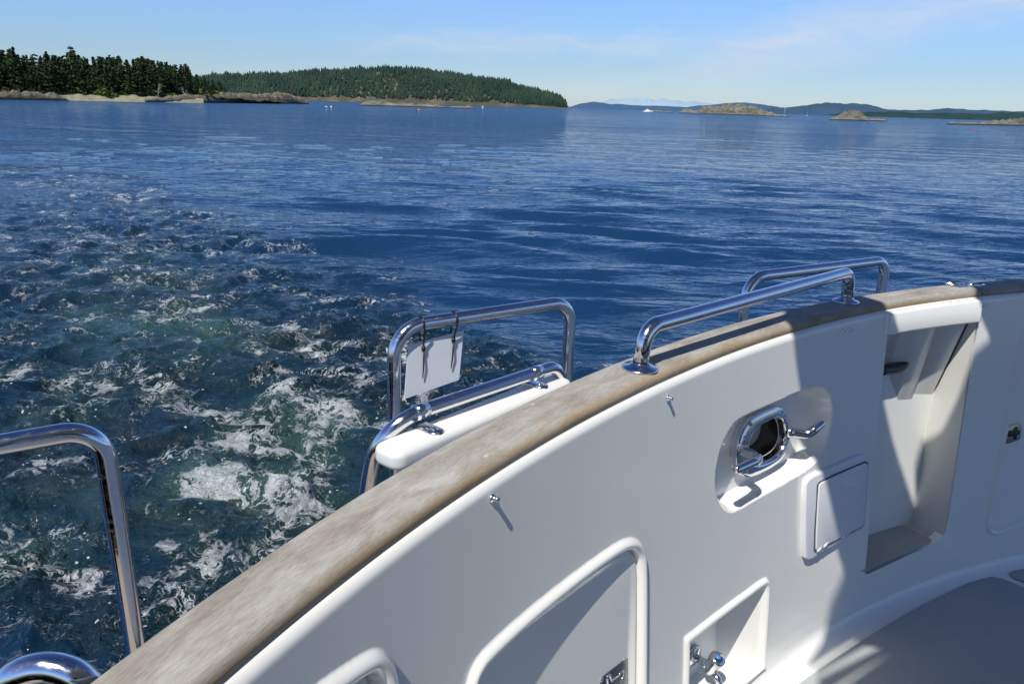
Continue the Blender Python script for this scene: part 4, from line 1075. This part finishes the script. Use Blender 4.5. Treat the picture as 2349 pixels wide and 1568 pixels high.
TP = V[i0,j0]*(1-fu)*(1-fv)+V[i0+1,j0]*fu*(1-fv)+V[i0,j0+1]*(1-fu)*fv+V[i0+1,j0+1]*fu*fv
ok_ = (TP[:,2]>WATER+.9)
# a few openings low on the slope
op = fnoise(TP[:,0],TP[:,1],30,95,3); ok_ &= ~((op>1.9)&(vv<6))
TP = TP[ok_]; n_ = len(TP)
hh = TH*r.uniform(.6,1.25,n_)*np.where(r.random(n_)<.05,1.35,1); rad = hh*r.uniform(.20,.34,n_)
ns = 6; tv = []; tf = []; ts = []; off = 0
shade_t = np.clip(.45+.22*fnoise(TP[:,0],TP[:,1],60,96,2)+r.normal(0,.22,n_),0,1)
an = np.arange(ns)/ns*2*math.pi
Vt = []; St = []
for lv,(zb_,zt_,rr_) in enumerate(((.08,.55,1.0),(.32,.78,.78),(.58,1.0,.5))):
    ring = np.stack([np.cos(an)[None,:]*rad[:,None]*rr_*r.uniform(.55,1.25,(n_,ns)), np.sin(an)[None,:]*rad[:,None]*rr_*r.uniform(.55,1.25,(n_,ns)), (zb_*hh)[:,None]+hh[:,None]*r.normal(0,.035,(n_,ns))],-1)+TP[:,None,:]
    top = TP+np.stack([r.normal(0,.03,n_)*hh, r.normal(0,.03,n_)*hh, zt_*hh],-1)
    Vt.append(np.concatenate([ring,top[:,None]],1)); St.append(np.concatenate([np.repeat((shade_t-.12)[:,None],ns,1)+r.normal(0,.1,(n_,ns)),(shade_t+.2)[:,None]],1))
Vt = np.concatenate(Vt,1); St = np.clip(np.concatenate(St,1),0,1); per = 3*(ns+1)
tri = np.array([[lv*(ns+1)+k, lv*(ns+1)+(k+1)%ns, lv*(ns+1)+ns] for lv in range(3) for k in range(ns)])
Ft = (np.arange(n_)[:,None,None]*per+tri[None]).reshape(-1,3)
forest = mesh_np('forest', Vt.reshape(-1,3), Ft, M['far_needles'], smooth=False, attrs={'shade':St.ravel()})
tag(forest, 'dense dark green conifer forest covering the hill island', 'forest', kind='stuff')

# distant hills and mountains
def hills(name, pts, dist, m, jag=0.0, seed=1, nx=260, base_y=None):
    xs_ = np.linspace(pts[0][0],pts[-1][0],nx); yt = interp_px(pts,xs_)
    yt = np.convolve(np.pad(yt,3,'edge'),np.ones(7)/7,'valid')
    hh = np.maximum((horizon_y(xs_)-yt)*dist*np.array([dep(x) for x in xs_])/FPX,0)
    V = np.zeros((nx,9,3))
    for j,t in enumerate(np.linspace(0,1,9)):
        P = np.array([wpt(x,dist*(.90+.2*t)) for x in xs_]); s_ = min(1,t/.5)
        nz_ = fnoise(P[:,0],P[:,1],dist*.03,seed,5)
        P[:,2] = WATER-.5+(hh*(1+jag*nz_)+.5)*math.sin(s_*math.pi/2)**.9*(1 if t<=.5 else 1-.4*(t-.5)) + jag*.5*hh*nz_*min(1,t*2)
        V[:,j] = P
    return tag(mesh_np(name, V.reshape(-1,3), grid_faces(nx,9)[:,::-1], m), kind='structure')
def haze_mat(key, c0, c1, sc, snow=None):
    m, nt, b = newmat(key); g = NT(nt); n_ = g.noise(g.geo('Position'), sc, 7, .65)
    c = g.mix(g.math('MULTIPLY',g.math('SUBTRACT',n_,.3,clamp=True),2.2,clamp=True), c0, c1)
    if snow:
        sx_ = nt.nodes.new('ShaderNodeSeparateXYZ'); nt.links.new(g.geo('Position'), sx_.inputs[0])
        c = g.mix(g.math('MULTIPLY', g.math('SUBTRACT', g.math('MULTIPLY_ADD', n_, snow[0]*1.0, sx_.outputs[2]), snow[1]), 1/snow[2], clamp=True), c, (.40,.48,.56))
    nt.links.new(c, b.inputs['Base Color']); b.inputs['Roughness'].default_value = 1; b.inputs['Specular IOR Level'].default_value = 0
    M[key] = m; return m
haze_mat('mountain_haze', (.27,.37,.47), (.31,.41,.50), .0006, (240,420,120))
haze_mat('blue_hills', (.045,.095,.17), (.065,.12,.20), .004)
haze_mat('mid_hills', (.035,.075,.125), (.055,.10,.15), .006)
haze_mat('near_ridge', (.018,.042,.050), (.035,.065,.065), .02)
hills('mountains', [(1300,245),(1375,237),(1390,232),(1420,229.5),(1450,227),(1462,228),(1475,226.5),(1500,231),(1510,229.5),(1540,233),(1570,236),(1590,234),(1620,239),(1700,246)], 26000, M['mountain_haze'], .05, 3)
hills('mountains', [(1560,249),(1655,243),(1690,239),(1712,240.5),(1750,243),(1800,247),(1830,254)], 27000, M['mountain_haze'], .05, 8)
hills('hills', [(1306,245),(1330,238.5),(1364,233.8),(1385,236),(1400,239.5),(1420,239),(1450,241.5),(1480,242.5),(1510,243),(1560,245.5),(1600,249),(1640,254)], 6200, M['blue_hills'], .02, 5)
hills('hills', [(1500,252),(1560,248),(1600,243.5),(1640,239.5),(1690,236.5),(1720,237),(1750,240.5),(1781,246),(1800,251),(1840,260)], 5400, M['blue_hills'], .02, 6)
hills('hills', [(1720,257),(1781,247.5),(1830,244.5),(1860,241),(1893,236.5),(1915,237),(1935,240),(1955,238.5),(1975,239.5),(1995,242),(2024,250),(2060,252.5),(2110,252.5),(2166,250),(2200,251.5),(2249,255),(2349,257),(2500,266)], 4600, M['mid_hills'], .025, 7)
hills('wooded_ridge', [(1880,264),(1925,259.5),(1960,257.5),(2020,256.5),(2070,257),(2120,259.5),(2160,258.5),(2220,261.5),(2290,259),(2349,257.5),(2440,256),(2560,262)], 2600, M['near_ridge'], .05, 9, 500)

# small things on the water
simple('hull_white', (.8,.8,.8), .4); simple('orange_plastic', (.75,.16,.05), .45); simple('red_plastic', (.6,.05,.03), .45); simple('window_dark', (.02,.03,.04), .1)
def lathe_thing(name, prof, P, m, label, cat, n=16, group=None):
    o = lathe(name, prof, (0,0,0), (0,0,1), m, n=n); o.location = P; return tag(o, label, cat, group)
def cruiser(x, dist, L, label):
    t = empty('motor_cruiser', tuple(wpt(x,dist)), -.2); tag(t, label, 'boat')
    st = np.linspace(-1,1,9); V = []
    for u in st:
        w_ = .16*L*(1-max(0,u)**2.4); zt_ = .12*L*(1+.35*max(0,u)); V.append([(u*L/2,-w_,zt_),(u*L/2*.94,-w_*.75,-.1),(u*L/2*.94,w_*.75,-.1),(u*L/2,w_,zt_)])
    V = np.array(V); o = mesh_np('hull', V.reshape(-1,3), grid_faces(9,4,True)[:,::-1], M['hull_white'], t, smooth=False)
    def bx_(nm,x0,x1,w0,z0,z1,mm): 
        P = [(x0,-w0,z0),(x1,-w0,z0),(x1,w0,z0),(x0,w0,z0),(x0+.05*L,-w0*.85,z1),(x1-.08*L,-w0*.85,z1),(x1-.08*L,w0*.85,z1),(x0+.05*L,w0*.85,z1)]
        mesh_py(nm,P,[[3,2,1,0],[4,5,6,7],[0,1,5,4],[1,2,6,5],[2,3,7,6],[3,0,4,7]],mm,t,bevel=.02*L)
    bx_('deck',-.49*L,.40*L,.13*L,.09*L,.13*L,M['hull_white']); bx_('cabin',-.28*L,.18*L,.11*L,.125*L,.27*L,M['hull_white']); bx_('window_band',-.25*L,.165*L,.112*L,.18*L,.235*L,M['window_dark'])
    tube('mast',[(-.1*L,0,.25*L),(-.12*L,0,.45*L)],.008*L,M['hull_white'],t,8)
cruiser(1487, 560, 6.5, 'small white cabin cruiser beside the thin low islet')
def sailboat(x, dist, L, label):
    t = empty('sailing_boat', tuple(wpt(x,dist)), .5); tag(t,label,'boat'); st = np.linspace(-1,1,9); V=[]
    for u in st:
        w_ = .13*L*(1-abs(u)**2.2*(.9 if u>0 else .45)); V.append([(u*L/2,-w_,.09*L),(u*L/2*.9,-w_*.5,-.1),(u*L/2*.9,w_*.5,-.1),(u*L/2,w_,.09*L)])
    V = np.array(V); mesh_np('hull', V.reshape(-1,3), grid_faces(9,4,True)[:,::-1], M['hull_white'], t, smooth=False)
    tube('mast',[(.05*L,0,0),(.05*L,0,1.25*L)],.012*L,M['hull_white'],t,8); tube('boom',[(.05*L,0,.2*L),(-.38*L,0,.2*L)],.016*L,M['hull_white'],t,8)
sailboat(1799, 640, 5.2, 'anchored yacht with a bare mast at the right tip of the largest islet')
sailboat(1852, 900, 4.0, 'tiny white yacht between the largest islet and the domed islet')
t = empty('beacon', tuple(wpt(1107.5,330)+np.array([0,0,.5]))); tag(t,'small white beacon tower on the shore under the wooded slope','beacon')
t.scale = (.6,.6,.6)
lathe('tower',[(.0001,-.8),(.55,-.8),(.45,0),(.36,1.3),(.36,1.35),(.0001,1.4)],(0,0,0),(0,0,1),M['hull_white'],t,12); lathe('lantern',[(.2,1.35),(.22,1.6),(.0001,1.8)],(0,0,0),(0,0,1),M['red_plastic'],t,10)
bp = [(.0001,-.12),(.16,-.09),(.24,.03),(.25,.12),(.2,.24),(.08,.31),(.05,.36),(.0001,.37)]
lathe_thing('buoy', [(a*1.2,c_*1.2) for a,c_ in bp], wpt(961,dist_for(961,252.5)), M['orange_plastic'], 'orange mooring buoy in front of the forested hill', 'buoy')
lathe_thing('buoy', [(a*.8,c_*.8) for a,c_ in bp], wpt(2238,dist_for(2238,296)), M['red_plastic'], 'red buoy near the right edge below the low islet', 'buoy')
def gull(x, y, label):
    r_ = .17; V, F_ = tube_np([(-.28,0,.10),(-.14,0,.12),(0,0,.13),(.12,0,.15),(.19,0,.24),(.23,0,.29),(.28,0,.285)],[.02,.10,.13,.09,.055,.055,.015],10)
    o = mesh_np('gull', V*1.6, F_[:,::-1], M['hull_white']); o.location = wpt(x,dist_for(x,y)); o.rotation_euler[2] = .4*x; tag(o,label,'gull','white gulls sitting on the water')
gull(748,246,'left one of two white gulls sitting on the water'); gull(759,246,'right one of two white gulls sitting on the water')

# ------------------------------------------------------------------ light, sky, camera
ld = Vector((math.cos(SUN_AZ)*math.cos(SUN_EL), math.sin(SUN_AZ)*math.cos(SUN_EL), -math.sin(SUN_EL)))
sun = bpy.data.lights.new('sun','SUN'); sun.energy = 5.0; sun.angle = math.radians(.55); sun.color = (1,.96,.89)
so = link(bpy.data.objects.new('sun', sun)); so.rotation_euler = ld.to_track_quat('-Z','Y').to_euler(); so.location = (-2,-3,6)
wd = bpy.data.worlds.new('World'); S.world = wd; wd.use_nodes = True
nt = wd.node_tree; g = NT(nt); bg = nt.nodes['Background']
sk = nt.nodes.new('ShaderNodeTexSky'); sk.sky_type = 'NISHITA'; sk.sun_disc = False
sk.sun_elevation = SUN_EL; sk.sun_rotation = math.atan2(-ld.x, -ld.y); sk.air_density = 1.0; sk.dust_density = 0.1; sk.ozone_density = 1.5; sk.altitude = 0
gen = nt.nodes.new('ShaderNodeTexCoord').outputs['Generated']
sx = nt.nodes.new('ShaderNodeSeparateXYZ'); nt.links.new(gen, sx.inputs[0])
# thin high cloud on a level sheet
zc = g.math('MAXIMUM', sx.outputs[2], .02)
cb = nt.nodes.new('ShaderNodeCombineXYZ'); nt.links.new(g.math('DIVIDE',sx.outputs[0],zc), cb.inputs[0]); nt.links.new(g.math('DIVIDE',sx.outputs[1],zc), cb.inputs[1])
n1 = g.noise(g.map(cb.outputs[0],(.16,.55,1),(0,0,.35)), 1, 7, .6, .8)
n2 = g.noise(g.map(cb.outputs[0],(.05,.09,1)), 1, 3, .5)
cl = g.math('MULTIPLY', g.math('MULTIPLY', g.math('SUBTRACT',n1,.42,clamp=True), 2.2), g.math('MULTIPLY',g.math('SUBTRACT',n2,.40,clamp=True),4.0), clamp=True)
cl = g.math('MULTIPLY', cl, g.math('MULTIPLY', sx.outputs[2], 8.0, clamp=True), clamp=True)
tint = g.ramp(sx.outputs[2], [(0.0,(.60,.77,1.13)),(.05,(.62,.79,1.12)),(.13,(.76,1.0,1.42)),(.28,(.82,1.08,1.62)),(.5,(.42,.57,1.0)),(1.0,(.24,.31,.52))])
skc = g.mix(1.0, sk.outputs[0], tint, 'MULTIPLY')
az_ = g.math('ARCTAN2', sx.outputs[0], sx.outputs[1]); el_ = g.math('ARCSINE', sx.outputs[2])
wob = g.math('MULTIPLY', g.math('SUBTRACT', g.noise(g.map(gen,(9,9,30)),1,6,.6,.4), .5), .07)
def streak(a0, e0, slope, half, a_lo, a_hi):
    line = g.math('ADD', g.math('MULTIPLY_ADD', g.math('SUBTRACT',az_,math.radians(a0)), slope, math.radians(e0)), wob)
    k = g.math('SUBTRACT', 1.0, g.math('DIVIDE', g.math('ABSOLUTE', g.math('SUBTRACT', el_, line)), math.radians(half)), clamp=True)
    e_ = g.math('MULTIPLY', g.math('DIVIDE', g.math('SUBTRACT',az_,math.radians(a_lo)), .12, clamp=True), g.math('DIVIDE', g.math('SUBTRACT',math.radians(a_hi),az_), .12, clamp=True))
    return g.math('MULTIPLY', k, g.math('MULTIPLY', e_, g.math('MULTIPLY_ADD', g.noise(g.map(gen,(14,14,60)),1,6,.65), 1.3, -.1, clamp=True)))
sk1 = streak(18,4.4,.26,3.0,9,80); sk2 = streak(2,4.2,.02,1.3,-14,16); sk3 = streak(8,1.6,.06,1.0,-2,20)
cl = g.math('MAXIMUM', g.math('MULTIPLY',cl,.5), g.math('MAXIMUM', sk1, g.math('MAXIMUM', g.math('MULTIPLY',sk2,.7), g.math('MULTIPLY',sk3,.5))))
col = g.mix(g.math('MULTIPLY',cl,.85), skc, (7.2,7.3,8.0))
nt.links.new(col, bg.inputs[0]); bg.inputs[1].default_value = .10
S.view_settings.view_transform = 'Standard'; S.view_settings.look = 'None'; S.view_settings.exposure = 0
cam = bpy.data.cameras.new('camera'); cam.sensor_width = 36; cam.lens = FPX/2349*36; cam.clip_start = .05; cam.clip_end = 120000
co = link(bpy.data.objects.new('camera', cam))
co.matrix_world = Matrix((( _R[0],_U[0],-_F[0],0),(_R[1],_U[1],-_F[1],0),(_R[2],_U[2],-_F[2],0),(0,0,0,1)))
S.camera = co
S.render.engine = 'CYCLES'
S.cycles.max_bounces = 8; S.cycles.diffuse_bounces = 4; S.cycles.glossy_bounces = 4
S.cycles.use_denoising = True
S.cycles.sample_clamp_indirect = 6
